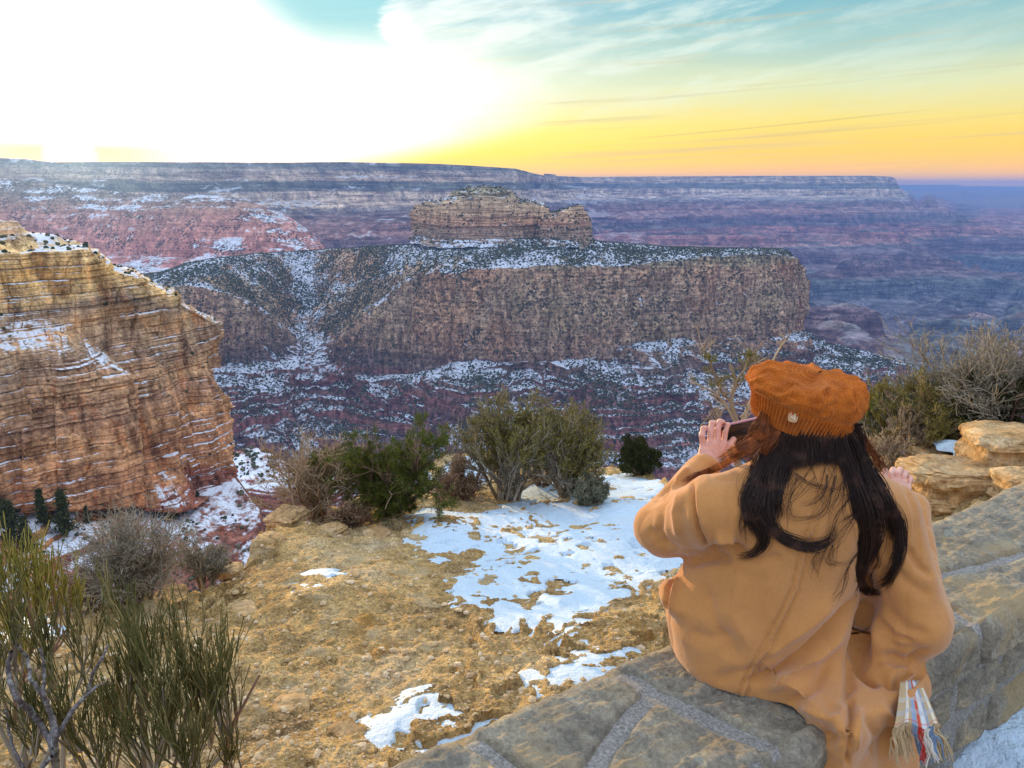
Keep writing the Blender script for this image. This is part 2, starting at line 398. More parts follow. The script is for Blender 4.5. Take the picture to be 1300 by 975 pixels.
def mk_distant():
    # the plain and low plateaus at the edge of sight, far right
    m = NT('distant_rock'); mt = m.out(m.mix(m.noise(m.pos, .0006, 3), (.16, .13, .13), (.26, .2, .18)), .95)
    nu = 420; u = np.linspace(1060, 1560, nu)
    for k, (Y, pts, dep) in enumerate([(27000, [(1060, 237), (1100, 234.6), (1215, 234.6), (1225, 236.5), (1560, 237.0)], -1050),
                       (19000, [(1060, 250), (1150, 250), (1200, 247), (1222, 243), (1250, 247), (1300, 243), (1400, 245), (1560, 250)], -1050),
                       (14800, [(1060, 268), (1150, 262), (1230, 258), (1260, 262), (1300, 256), (1400, 252), (1560, 262)], -1050)]):
        v = np.interp(u, [q[0] for q in pts], [q[1] for q in pts])+.35*fbm(v3(u/12., 0*u, 0*u+k), 4, k)*(1+2*(k > 0))
        top = P(u, v, Y+0*u); rows = []
        n = 40; relief = fbm(v3(u/9., 0*u, 0*u+3), 4, 7)[None]
        t = np.linspace(0, 1, n)[:, None]
        Yg = Y-t**.8*3200*(1+.35*relief); X = (top[None, :, 0]/Y)*Yg; Z = top[None, :, 2]*(1-t)+dep*t
        G = np.stack([X, Yg, Z], -1)
        back = G[:1].copy(); back[..., 1] += 2600
        G = np.concatenate([back, G])
        o = grid_obj('plateau', G, mt); tag(o, ['flat blue plateau on the far horizon', 'hazy blue ridge below the far plateau', 'blue stepped ridge beyond the mesa end'][k], kind='structure')
mk_distant()

# canyon floor sheet, reaches the horizon under everything
mfl = NT('floor_rock'); mfl = mfl.out(mfl.mix(mfl.noise(mfl.pos, .002, 5), (.13, .10, .10), (.22, .16, .14)), .95)
o = mesh_obj('canyon_floor', [(-23900, -390, -1100), (23900, -390, -1100), (23900, 29900, -1100), (-23900, 29900, -1100)], [(0, 1, 2, 3)], mfl, smooth=False)
tag(o, 'deep canyon floor under the cliffs', kind='structure')

# ------------------------------------------------------------------ pink ridge at left
def mk_ridge():
    us = [-160, -60, 0, 60, 120, 170, 216, 250, 296, 331, 366, 391, 403, 412, 410]
    cr = [222, 224, 226, 232, 240, 246, 246, 247, 250, 260, 274, 292, 309, 325, 335]
    Yc = [3300, 3250, 3200, 3150, 3100, 3050, 3000, 2950, 2900, 2880, 2870, 2880, 2900, 3000, 3300]
    back = [(u, v-1, y+900) for u, v, y in zip(us, [c+8 for c in cr], Yc)]
    r0 = list(zip(us, cr, Yc))
    tp = [262, 262, 262, 268, 276, 272, 262, 262, 268, 276, 288, 302, 316, 330, 340]
    r1 = [(u-2, v, y-140) for u, v, y in zip(us, tp, Yc)]
    r2 = [(u-4, 326 if u < 390 else 330, y-260) for u, v, y in zip(us, tp, Yc)]
    r3 = [(u-8, 348, y-520) for u, v, y in zip(us, tp, Yc)]
    r4 = [(u-8, 420, y-1000) for u, v, y in zip(us, tp, Yc)]
    G, t = resample([back, r0, r1, r2, r3, r4], 620, [12, 60, 110, 50, 40])
    T = np.broadcast_to(t[:, None], G.shape[:2]); N = hnormal(G)
    x, y, z = G[..., 0], G[..., 1], G[..., 2]
    amp = sm(.9, 1.6, T)
    d = ridged(v3(x/170., y/170., z/500.), 4, 5)*42+fbm(v3(x/45., y/45., z/90.), 4, 6)*14
    G = G+N*(d*amp)[..., None]
    G[..., 2] += fbm(v3(x/120., y/120., 0*x), 5, 8)*9*sm(.5, 1.0, T)*(.3+.7*amp)+steps(z, 40, .7, 3)*.25*amp
    S = lambda v: (P(0, v, 2800)[2]+420)/480
    st = [(0, (.22, .12, .12)), (S(350), (.32, .17, .17)), (S(328), (.55, .25, .2)), (S(300), (.62, .3, .23)), (S(280), (.58, .3, .23)), (S(262), (.46, .28, .2)), (S(250), (.28, .22, .17)), (1, (.32, .25, .2))]
    mt = rock_mat('ridge_rock', -420, 60, st, .03, .004, .5, .05, .03, snow=(.84, 1.02, .06, .6, SNOW), dots=(.11, .62, .95, (.035, .035, .03)), bump=(1., 7.), layers=.35, layer_scale=.12, pebble=.5)
    o = grid_obj('rocky_ridge', G, mt); tag(o, 'pink cliff ridge dusted with snow below the setting sun', kind='structure')
mk_ridge()
# ------------------------------------------------------------------ near-middle butte (about 1.5 km away)
def scrub_on(G, mask, n, size, name, mat, label, seed=1, hue=None):
    """small bushes as real low clumps scattered over a sheet; one object because nobody could count them"""
    r = np.random.default_rng(seed); nv, nu = G.shape[:2]
    p0 = G[:-1, :-1]; e1 = G[:-1, 1:]-p0; e2 = G[1:, :-1]-p0
    ar = np.linalg.norm(np.cross(e1, e2), axis=-1)*mask[:-1, :-1]
    dist = np.linalg.norm(p0, axis=-1)
    w = (ar/dist**0.8).ravel(); w /= w.sum()
    k = r.choice(len(w), n, p=w); i, j = np.divmod(k, nu-1)
    a, b = r.random(n)[:, None], r.random(n)[:, None]
    p = p0[i, j]+e1[i, j]*a+e2[i, j]*b
    t = (1+5**.5)/2
    iv = np.array([(-1, t, 0), (1, t, 0), (-1, -t, 0), (1, -t, 0), (0, -1, t), (0, 1, t), (0, -1, -t), (0, 1, -t), (t, 0, -1), (t, 0, 1), (-t, 0, -1), (-t, 0, 1)])/1.9
    fi = np.array([(0, 11, 5), (0, 5, 1), (0, 1, 7), (0, 7, 10), (0, 10, 11), (1, 5, 9), (5, 11, 4), (11, 10, 2), (10, 7, 6), (7, 1, 8), (3, 9, 4), (3, 4, 2), (3, 2, 6), (3, 6, 8), (3, 8, 9), (4, 9, 5), (2, 4, 11), (6, 2, 10), (8, 6, 7), (9, 8, 1)])
    s = size*(.45+1.0*r.random(n)**1.6)
    jit = 1+.45*(r.random((n, 12, 3))-.5)
    an = r.random(n)*6.28; ca, sa = np.cos(an), np.sin(an)
    V = iv[None]*jit*s[:, None, None]*np.array([1, 1, .85])
    V = np.stack([V[..., 0]*ca[:, None]-V[..., 1]*sa[:, None], V[..., 0]*sa[:, None]+V[..., 1]*ca[:, None], V[..., 2]], -1)
    V = V+p[:, None]+np.array([0, 0, 1])*(s*.35)[:, None, None]
    Fc = (fi[None]+np.arange(n)[:, None, None]*12).reshape(-1, 3)
    o = mesh_obj(name, V.reshape(-1, 3), Fc, mat, smooth=False); tag(o, label, 'scrub', kind='stuff'); return o
_m = NT('scrub_green'); _r = _m.n('ShaderNodeNewGeometry').outputs['Random Per Island']
M_SCRUB = _m.out(_m.ramp(_r, [(0, (.022, .035, .022)), (.5, (.045, .06, .032)), (.8, (.08, .085, .05)), (1, (.13, .11, .07))]), .95)

def mk_butte():
    # columns:      0     1     2     3     4     5     6     7     8     9    10    11    12    13   14    15    16    17    18   19
    us =  [150,  202,  240,  280,  330,  380,  440,  490,  535,  585,  640,  690,  750,  800,  860, 930,  970,  1000, 1015, 1014, 1000]
    Yt =  [1500, 1520, 1540, 1560, 1600, 1640, 1620, 1580, 1540, 1500, 1500, 1510, 1520, 1540, 1560,1580, 1600, 1650, 1760, 1950, 2300]
    cr =  [352,  346,  334,  327,  322,  319,  315,  312,  310,  306,  304,  304,  306,  310,  314, 315,  315,  318,  340,  350,  350]
    r0v = cr                                              # skyline of the shelf
    # top of the main cliff
    ct =  [372,  366,  362,  372,  400,  442,  425,  385,  353,  345,  340,  338,  336,  334,  328, 324,  323,  326,  352,  362,  362]
    cb =  [475,  472,  470,  463,  461,  458,  474,  474,  472,  458,  458,  457,  452,  434,  428, 428,  426,  422,  418,  420,  420]
    m1 = [(a+b)/2 for a, b in zip(cr, ct)]
    back = [(u, c+3, y+650) for u, c, y in zip(us, r0v, Yt)]
    dy = [60, 60, 60, 90, 200, 330, 260, 170, 120, 110, 110, 110, 100, 90, 80, 70, 60, 50, 30, 20, 10]
    A0 = [(u, c, y+d+60) for u, c, y, d in zip(us, r0v, Yt, dy)]
    A1 = [(u, c, y+d*.5) for u, c, y, d in zip(us, m1, Yt, dy)]
    A2 = [(u, c, y) for u, c, y in zip(us, ct, Yt)]
    A3 = [(u+(2 if u > 990 else 0), c, y-45) for u, c, y in zip(us, cb, Yt)]
    sl = [500, 500, 497, 492, 492, 492, 500, 500, 500, 486, 488, 490, 486, 476, 470, 468, 462, 456, 436, 436, 436]
    xo = [0]*16+[6, 12, 24, 40, 46]
    A4 = [(u+x, c, y-105) for u, c, y, x in zip(us, sl, Yt, xo)]
    sl2 = [560, 560, 560, 560, 560, 560, 560, 560, 560, 556, 552, 548, 540, 530, 520, 510, 500, 486, 458, 456, 456]
    xo2 = [0]*15+[6, 18, 44, 92, 120, 140]
    A5 = [(u+x, c, y-215) for u, c, y, x in zip(us, sl2, Yt, xo2)]
    sl3 = [640]*9+[640, 636, 632, 628, 622, 612, 600, 588, 574, 556, 556, 556]
    xo3 = [0]*14+[8, 30, 60, 110, 190, 260, 300]
    A6 = [(u+x, c, y-330) for u, c, y, x in zip(us, sl3, Yt, xo3)]
    A7 = [(u+x, c+150, y-520) for u, c, y, x in zip(us, sl3, Yt, xo3)]
    G, t = resample([back, A0, A1, A2, A3, A4, A5, A6, A7], 1150, [14, 40, 60, 200, 70, 100, 90, 30])
    T = np.broadcast_to(t[:, None], G.shape[:2]); N = hnormal(G)
    x, y, z = G[..., 0], G[..., 1], G[..., 2]
    cliff = sm(2.7, 3.05, T)*sm(4.25, 3.95, T)
    talus = sm(3.95, 4.2, T)
    # rim is not a ruled line: notches and small setbacks
    notch = fbm(v3(x/70., y/70., 0*x), 4, 15)*9*sm(1.2, 2.6, T)*sm(4.3, 3.6, T)
    G[..., 2] += notch
    flute = ridged(v3(x/95., y/95., z/420.), 3, 11)*26+ridged(v3(x/30., y/30., z/170.), 3, 12)*13+fbm(v3(x/9., y/9., z/30.), 3, 13)*4.5
    spur = ridged(v3(x/190., y/190., z/700.), 4, 14)*66
    G = G+N*((flute*cliff)+spur*talus*sm(8, 6, T)+fbm(v3(x/14., y/14., z/14.), 3, 18)*1.8)[..., None]
    z = G[..., 2]
    led = steps(z, 13, .85, 5)*.8+steps(z, 34, .8, 6)*.55
    lm = (sm(3.95, 4.05, T)*.15+sm(4.5, 4.9, T)*.75)*sm(-.5, .25, fbm(v3(x/110., y/110., z/60.), 3, 77))
    G[..., 2] = z+led*lm+fbm(v3(x/60., y/60., 0*x), 4, 19)*7*(sm(.7, 1.4, T)*(1-cliff))
    gl = -ridged(v3(x/44.+.4*noise(v3(x/90., y/90., 0*x), 4), y/140., 0*x), 3, 23)*11
    G[..., 2] += gl*(sm(4.0, 4.4, T)*sm(6.5, 5.5, T)+.5*sm(1.0, 1.6, T)*sm(3, 2.6, T))
    z0, z1 = -720, 0
    S = lambda v, Y: (P(0, v, Y)[2]-z0)/(z1-z0)
    pur = (.20, .15, .15); red = (.28, .14, .125); br = (.47, .355, .245); br2 = (.39, .275, .20); ol = (.38, .33, .22)
    st = [(0, pur), (S(640, 1180), (.17, .11, .105)), (S(600, 1230), red), (S(575, 1270), pur), (S(560, 1300), red), (S(530, 1340), (.20, .12, .12)), (S(505, 1370), red), (S(500, 1380), pur), (S(490, 1400), red), (S(480, 1420), (.20, .15, .14)), (S(456, 1460), (.24, .17, .14)),
          (S(450, 1480), br2), (S(410, 1480), (.47, .345, .235)), (S(375, 1490), br), (S(345, 1500), (.56, .39, .26)), (S(336, 1520), (.46, .38, .25)), (S(328, 1580), ol), (1, (.30, .26, .18))]
    mt = rock_mat('butte_rock', z0, z1, st, .016, .004, .9, .09, .12, snow=(.70, .90, .05, .36, (.72, .79, .9)), dots=(.16, .62, .95, (.04, .045, .035)), bump=(1., 8.), layers=.45, layer_scale=.22, pebble=.85, mottle=(.011, (1.05, .89, .82), (.86, .90, .80)))
    o = grid_obj('butte', G, mt); tag(o, 'brown sheer walled butte with snowy talus slopes in the middle distance', kind='structure')
    nz = np.gradient(G, axis=1); nz = np.cross(nz, np.gradient(G, axis=0)); nz = np.abs(nz[..., 2])/(np.linalg.norm(nz, axis=-1)+1e-9)
    mask = sm(.25, .6, nz)*(.35+.65*sm(-.2, .3, fbm(v3(x/60., y/60., 0*x), 3, 29)))*(1-.75*cliff)*sm(.3, 1, T)*sm(7.4, 6.5, T)*(1+1.6*sm(3, 2.4, T)+.9*sm(4.2, 4.8, T))+.26*cliff
    scrub_on(G, mask, 105000, 1.7, 'scrub', M_SCRUB, 'dark scrub bushes dotting the butte and its snowy slopes', 3)
    # ---- the crowning cliff block
    def block(us, tv, bv, Y0, dep, nu, seed, label, tiers=1.0):
        n = len(us)
        # closed loop: front stations then round the back
        uc = .5*(us[0]+us[-1])
        rows = []
        yy = [Y0+dep*.5*abs((u-uc)/(us[-1]-uc))**3 for u in us]
        top2 = [(uc+(u-uc)*.25, min(tv)-1.5, Y0+dep*.5) for u in us]
        bk = list(range(n-2, 0, -1))
        def ring(v, off, shrink=1.0):
            f = [(uc+(u-uc)*shrink, vv, y+off) for u, vv, y in zip(us, v, yy)]
            b = [(uc+(us[i]-uc)*shrink, v[i], Y0+dep-(yy[i]-Y0)+off) for i in bk]
            return f+b+[f[0]]
        r_top = ring([min(tv)+1]*n, dep*.35, .12)
        sh = [a-1 for a in tv]
        r0 = ring(sh, 10, .96); r1 = ring([a+4*tiers for a in tv], 4); r2 = ring([(a+b)*.5 for a, b in zip(tv, bv)], -2, 1.005)
        r3 = ring([b+1 for b in bv], -18, 1.03); r4 = ring([b+11 for b in bv], -60, 1.08)
        G, t = resample([r_top, r0, r1, r2, r3, r4], nu, [24, 12, 60, 60, 24])
        T = np.broadcast_to(t[:, None], G.shape[:2])
        cx, cy = G[..., 0].mean(), G[..., 1].mean(); N = G-np.array([cx, cy, 0]); N[..., 2] = 0; N /= np.linalg.norm(N, axis=-1, keepdims=True)+1e-6
        x, y, z = G[..., 0], G[..., 1], G[..., 2]
        am = sm(.8, 1.1, T)*sm(5, 4.2, T)
        d = ridged(v3(x/38., y/38., z/260.), 3, seed)*13+fbm(v3(x/13., y/13., z/30.), 4, seed+3)*4.5
        zz = z+2*noise(v3(x/60., y/60., 0*x), seed)
        bed = noise(v3(zz/4.6, 0*zz, 0*zz), seed+9)*3.0+noise(v3(zz/11., 0*zz+4, 0*zz), seed+10)*4
        G = G+N*((d+bed)*am)[..., None]
        G[..., 2] += fbm(v3(x/22., y/22., 0*x), 4, seed+5)*4.5*(1-am*.7)
        cell = _h(np.floor(x/17.+.3*noise(v3(x/30., y/30., 0*x), 3)).astype(np.int64), np.floor(y/40.).astype(np.int64), 0*x.astype(np.int64), seed)/65535.-.5
        G[..., 2] += cell*9*sm(.2, .9, T)*sm(2.2, 1.1, T)
        st = [(0, (.3, .24, .19)), (.32, (.4, .28, .2)), (.40, (.56, .34, .22)), (.6, (.62, .44, .28)), (.8, (.56, .43, .28)), (.9, (.46, .4, .26)), (1, (.36, .34, .22))]
        zb = float(P(0, 300, Y0)[2])-25; zt = float(P(0, 238, Y0)[2])
        mt = rock_mat('cap_rock', zb, zt, st, .03, .01, .5, .09, .14, snow=(.84, 1.0, .07, .35, (.66, .74, .86)), dots=(.2, .6, .9, (.04, .045, .035)), bump=(1., 3.), layers=.75, layer_scale=.35, pebble=.4)
        o = grid_obj('butte_crown', G, mt); tag(o, label, kind='structure')
        nn = np.cross(np.gradient(G, axis=1), np.gradient(G, axis=0)); nzz = np.abs(nn[..., 2])/(np.linalg.norm(nn, axis=-1)+1e-9)
        scrub_on(G, sm(.3, .6, nzz)+.03, int(1500*tiers), 2.2, 'scrub', M_SCRUB, label.replace('crown', 'scrub on the crown'), seed)
    block([527, 541, 552, 566, 590, 612, 631, 650, 672, 684, 692], [264, 258, 255, 253, 251, 250, 251, 253, 256, 259, 266], [298, 300, 302, 303, 303, 303, 303, 302, 302, 302, 300], 1672, 260, 620, 41, 'layered cliff crown on top of the butte')
    block([572, 580, 592, 610, 630, 645, 654], [248, 243, 240, 239, 240, 243, 249], [255]*7, 1740, 130, 360, 43, 'small top crown tier on the butte', .6)
    block([686, 698, 716, 726, 736, 744, 750], [276, 273, 271, 264, 264, 272, 286], [301, 302, 303, 304, 304, 304, 304], 1660, 120, 300, 47, 'low side crown right of the main crown on the butte', .6)
    # hill seen beyond, right of the crown
mk_butte()
# ------------------------------------------------------------------ near layered cliff at left (about 200 m away)
def _hash2(i, j, s): return _h(i, j, 0*i, s)/65535.
def blocks(a, z, w, h, seed):
    """stacked joint blocks: outward offset 0..1 per block, and 1 at the bed partings"""
    zz = z/h; zz = zz+.9*noise(v3(zz*.37, 0*zz, 0*zz+seed), seed)
    b = np.floor(zz).astype(np.int64); wb = w*(.5+1.2*_hash2(b, b*0+3, seed))
    aa = a/wb+_hash2(b, b*0+7, seed)*9; aa = aa+.25*noise(v3(aa*.8, zz*.5, 0*zz), seed+2)
    c = np.floor(aa).astype(np.int64)
    fz = zz-b; fa = aa-c
    off = _hash2(b, c, seed+5)
    edge = np.minimum(np.minimum(fz, 1-fz)*h, np.minimum(fa, 1-fa)*wb)
    return off, _hash2(b, b*0+11, seed), edge
def mk_near_cliff():
    us = np.array([-80, -30, 0, 25, 40, 60, 90, 115, 130, 150, 180, 207, 230, 240, 262, 280])
    cr = np.array([280, 282, 283, 284, 297, 299, 305, 312, 319, 336, 346, 362, 368, 384, 396, 404])
    ct = np.array([322, 322, 323, 323, 323, 322, 319, 317, 330, 346, 352, 367, 371, 388, 399, 410])
    Y0 = np.array([168, 175, 180, 183, 185, 188, 191, 194, 196, 199, 203, 207, 211, 213, 217, 221])
    bs = np.array([640, 637, 635, 634, 633, 632, 630, 630, 630, 632, 634, 633, 628, 625, 617, 606])
    def row(v, ue, dy, add=0):
        v = np.broadcast_to(v, us.shape)
        u2 = -80+(us+80)*(ue+80)/360.
        r = [(a, b, c+dy) for a, b, c in zip(u2, v, Y0)]
        e = r[-1]
        r += [(e[0]+2, e[1]-1, e[2]+9), (e[0]+1, e[1]-2, e[2]+24), (e[0]-8, e[1]-4, e[2]+60), (e[0]-24, e[1]-6, e[2]+120)]
        return r
    K = [row(cr+6, 268, 95), row(cr, 270, 42), row(ct, 268, 22), row(ct+(bs-ct)*.3, 264, 16), row(ct+(bs-ct)*.62, 282, 9), row(bs, 298, 3),
         row(bs+44, 330, -15), row(bs+80, 336, -24), row(bs+200, 346, -48)]
    G, t = resample(K, 1050, [16, 50, 190, 200, 200, 110, 70, 40])
    T = np.broadcast_to(t[:, None], G.shape[:2]); N = hnormal(G)
    a = np.concatenate([[0], np.cumsum(np.linalg.norm(np.diff(G[300], axis=0)[:, :2], axis=1))]); A = np.broadcast_to(a[None], T.shape)
    x, y, z = G[..., 0], G[..., 1], G[..., 2]
    face = sm(1.9, 2.05, T)*sm(5.05, 4.95, T)
    # lower left buttress pushed towards the viewer, its top a snowy bench
    ub = 650+x/y*F*.966                        # rough bearing of the face
    zb = np.interp(a, [0, 12, 30, 38, 46, 200], [-30, -31, -34, -42, -80, -90])
    butt = sm(0, 1, (zb[None]-z+fbm(v3(x/9., y/9., z/9.), 3, 2)*1.5)/9.)*sm(46, 38, A-(-z-30)*.22)
    G = G+N*(butt*13*sm(5.3, 4.9, T))[..., None]
    # big vertical recesses and pillars
    pil = ridged(v3(x/15., y/15., z/200.), 3, 4)*4.8+fbm(v3(x/8., y/8., z/40.), 3, 5)*2.0
    zt = z+A*.0+1.0*noise(v3(x/40., y/40., 0*x), 8)
    o1, b1, e1 = blocks(A, zt, 9, 4.2, 1); o2, b2, e2 = blocks(A, zt, 4, 1.9, 2); o3, b3, e3 = blocks(A, zt, 1.6, .75, 3)
    bl = (b1-.5)*2.2+(o1-.5)*2.4+(b2-.5)*1.0+(o2-.5)*1.3+(b3-.5)*.55+(o3-.5)*.4
    crack = -(sm(.35, 0, e1)*.7+sm(.2, 0, e2)*.35)
    soft = .25+.75*sm(-.1, .35, fbm(v3(x/16., y/16., z/14.), 3, 9))
    G = G+N*((pil+bl*soft+crack+fbm(v3(x/1.5, y/1.5, z/1.5), 3, 10)*.22)*face)[..., None]
    top = sm(2.0, 1.7, T)
    G[..., 2] += top*(steps(z, 2.2, .85, 12)*.9+fbm(v3(x/6., y/6., 0*x), 4, 13)*1.1)
    low = sm(4.98, 5.15, T)
    led = steps(z, 1.9, .9, 14)*.9+steps(z, 4.5, .85, 15)*.5
    G[..., 2] += low*(led*sm(0, 1, .35+fbm(v3(x/30., y/30., 0*x), 3, 16))*.6+fbm(v3(x/7., y/7., 0*x), 4, 17)*1.2)
    z0, z1 = -125, -4
    S = lambda v, Y: float(P(0, v, Y)[2]-z0)/(z1-z0)
    yl = (.78, .48, .17); yl2 = (.82, .60, .30); tn = (.56, .39, .24); or_ = (.56, .29, .14); rd = (.27, .12, .09); dk = (.24, .17, .13)
    st = [(0, (.25, .10, .08)), (S(700, 190), rd), (S(655, 200), (.27, .13, .10)), (S(632, 202), (.36, .14, .09)), (S(622, 202), or_), (S(590, 202), (.50, .26, .14)), (S(550, 202), (.60, .34, .17)), (S(520, 202), (.48, .29, .18)),
          (S(490, 202), (.60, .37, .20)), (S(462, 202), (.44, .30, .20)), (S(440, 202), tn), (S(420, 202), (.55, .34, .17)), (S(400, 205), (.40, .30, .21)), (S(385, 205), yl2), (S(350, 205), yl), (S(320, 210), yl2), (S(300, 220), tn), (1, (.5, .38, .24))]
    mt = rock_mat('cliff_rock', z0, z1, st, .08, .035, .95, .33, 1.1, snow=(.83, 1.04, .4, .5, (.76, .82, .9)), dots=(.9, .45, .6, (.05, .05, .035)), bump=(1., .5), layers=.35, layer_scale=1.1, pebble=.45, varnish=.6)
    # dark desert varnish patches on the wall
    o = grid_obj('layered_cliff', G, mt); tag(o, 'golden layered cliff with thin snow on its ledges, left of the overlook', kind='structure')
    nn = np.cross(np.gradient(G, axis=1), np.gradient(G, axis=0)); nz = np.abs(nn[..., 2])/(np.linalg.norm(nn, axis=-1)+1e-9)
    mask = sm(.5, .8, nz)*(sm(5.05, 5.3, T)+.7*top+.12*face)*sm(-.25, .2, fbm(v3(x/9., y/9., 0*x), 3, 29))
    scrub_on(G, mask, 800, .55, 'scrub', M_SCRUB, 'small dark bushes on the snowy ledges of the near cliff', 5)
    return G, T
CLIFF_G, CLIFF_T = mk_near_cliff()

def mk_red_cliff():
    us = [285, 305, 325, 345, 365, 385, 400, 415, 430, 440, 450]
    Y0 = [470, 468, 466, 464, 462, 460, 462, 466, 470, 476, 484]
    tv = [575, 572, 568, 576, 588, 600, 604, 606, 608, 610, 612]
    rows = [[(u, v+40, y+110) for u, v, y in zip(us, tv, Y0)], [(u, v, y+60) for u, v, y in zip(us, tv, Y0)],
            [(u, 618+(u-345)*.02, y) for u, y in zip(us, Y0)], [(u, 672, y-14) for u, y in zip(us, Y0)], [(u, 700, y-50) for u, y in zip(us, Y0)], [(u, 800, y-110) for u, y in zip(us, Y0)]]
    G, t = resample(rows, 420, [20, 70, 130, 50, 30]); T = np.broadcast_to(t[:, None], G.shape[:2]); N = hnormal(G)
    x, y, z = G[..., 0], G[..., 1], G[..., 2]
    f = sm(1.9, 2.05, T)
    a = x*1.02
    o1, b1, e1 = blocks(a, z, 9, 3.6, 21); o2, b2, e2 = blocks(a, z, 4, 1.6, 22)
    G = G+N*((ridged(v3(x/24., y/24., z/120.), 3, 5)*5+(b1-.5)*3+(o1-.5)*2.4+(b2-.5)*2+(o2-.5)*1.6)*f)[..., None]
    G[..., 2] += fbm(v3(x/14., y/14., 0*x), 4, 6)*3*(1-f*.6)
    mt = rock_mat('red_rock', -220, -100, [(0, (.2, .09, .08)), (.45, (.36, .13, .10)), (.8, (.27, .11, .09)), (1, (.3, .2, .17))], .05, .02, .6, .2, .4, snow=(.72, .95, .2, .4, (.76, .82, .9)), bump=(1., 1.), layers=.5, layer_scale=.7)
    o = grid_obj('red_cliff', G, mt); tag(o, 'red cliff band with a snow slope above it beyond the golden cliff', kind='structure')
    scrub_on(G, sm(2.0, 1.6, T), 420, 1.5, 'scrub', M_SCRUB, 'dark bushes on the bright snow slope above the red cliff', 6)
mk_red_cliff()
# ------------------------------------------------------------------ the overlook: ground, snow, wall
def ray_k(v):
    d = (np.asarray(v, float)-487.5)/F; return (sP+d*cP)/(cP-d*sP)
def base_z(x, y):
    x = np.asarray(x, float); y = np.asarray(y, float)
    z = -.25*(y-1.5)
    z = z+.62*sm(1.3, 3.4, x)*sm(2.0, 4.5, y)
    z = z+.10*sm(.3, 1.5, x-.6*(y-1.8))                      # bank towards the wall
    z = z+.40*np.exp(-((x+.75)/1.0)**2-((y-9.0)/1.0)**2)
    z = z+.05*fbm(v3(x/1.3, y/1.3, 0*x), 3, 101)*2
    return z
EDGE = [(-260, 815), (-100, 800), (0, 790), (60, 772), (110, 762), (200, 752), (262, 728), (300, 714), (335, 690), (365, 668), (400, 652), (430, 643), (470, 628), (520, 606), (560, 590), (590, 580), (700, 585), (780, 594), (812, 599), (850, 622), (905, 628), (950, 615), (1010, 600), (1090, 592), (1150, 580), (1300, 570), (1450, 565)]
_ek = []; 
for (u, v) in EDGE:
    k = ray_k(v); y = 5.
    for _ in range(60):
        p = P(u, v, y); y += (float(p[2])-float(base_z(p[0], p[1])))/(k-.2)*.5; y = min(max(y, 1), 10.2)
    _ek.append((float(p[0]/p[1]), y))
_ek = np.array(_ek); _ek = _ek[np.argsort(_ek[:, 0])]
def ground_parts(x, y):
    """(rough ground z, smooth ground z)"""
    x = np.asarray(x, float); y = np.asarray(y, float); zb = base_z(x, y)
    ye = np.interp(x/np.maximum(y, .3), _ek[:, 0], _ek[:, 1])+.22*fbm(v3(x/.5, y/.5, 0*x), 4, 111)
    e = y-ye
    drop = np.where(e > 0, e, 0); lip = .12*sm(-.5, 0, e)*fbm(v3(x/.35, y/.35, 3+0*x), 3, 112)
    zc = zb-drop*2.2-sm(0, .25, e)*.35
    rough = fbm(v3(x/.55, y/.55, 0*x), 5, 121)*.085+ridged(v3(x/.22, y/.22, 0*x), 4, 122)*.016
    a = fbm(v3(x/.8, y/.8, 5+0*x), 3, 123)
    rock = sm(.02, .35, a+.6*sm(-.9, -.1, e)*(x < 0.3)+.5*sm(1.4, 2.2, x)*sm(2.2, 3, y)-.15)
    st = steps(rough*3.0+zb*.25+.1*noise(v3(x/.3, y/.3, 0*x), 5), .075, .85, 9)
    cb = noise(v3(x/.045+.6*noise(v3(x/.1, y/.1, 0*x), 6), y/.045, 0*x), 127); rough = rough+rock*st*.8+fbm(v3(x/.07, y/.07, 0*x), 4, 124)*.020+sm(.05, .3, cb)*.010*sm(-.3, .3, fbm(v3(x/.4, y/.4, 9+0*x), 3, 128))+ridged(v3(x/.03, y/.03, 0*x), 2, 125)*.005
    rough = rough+np.where(e > 0, 1, 0)*fbm(v3(x/.4, y/.4, zc/.4), 4, 126)*.18
    return zc+rough+lip, zc+fbm(v3(x/.55, y/.55, 0*x), 2, 121)*.05, e
def gz(x, y):
    return float(ground_parts(np.array([x]), np.array([y]))[0][0])
def on_ground(u, v, y0=5.):
    """point of the ground seen at a photo pixel"""
    ys = np.linspace(.8, 12, 1500); p = P(np.full_like(ys, u), np.full_like(ys, v), ys)
    g = ground_parts(p[:, 0], p[:, 1])[1]; s = p[:, 2]-g; i = np.argmax(s < 0)
    if not (s < 0).any(): i = np.argmin(s)
    return float(p[i, 0]), float(p[i, 1]), float(g[i])
def poly_sdf(x, y, pts):
    """signed distance, positive inside"""
    pts = np.asarray(pts, float); n = len(pts); d = np.full(x.shape, 1e9); ins = np.zeros(x.shape, bool)
    for i in range(n):
        a = pts[i]; b = pts[(i+1) % n]; e = b-a; wx = x-a[0]; wy = y-a[1]
        t = np.clip((wx*e[0]+wy*e[1])/(e@e+1e-12), 0, 1); d = np.minimum(d, np.hypot(wx-e[0]*t, wy-e[1]*t))
        c = ((a[1] <= y) & (b[1] > y)) | ((b[1] <= y) & (a[1] > y))
        with np.errstate(divide='ignore', invalid='ignore'):
            xx = a[0]+(y-a[1])*e[0]/np.where(e[1] == 0, 1e-9, e[1])
        ins ^= c & (x < xx)
    return np.where(ins, d, -d)
def px_poly(pp): return [on_ground(u, v)[:2] for u, v in pp]
def ell(u, v, a, b, n=12): return [(u+a*math.cos(t)*(1+.2*math.sin(3*t+u)), v+b*math.sin(t)*(1+.2*math.cos(2*t+v))) for t in np.linspace(0, 2*math.pi, n, endpoint=False)]

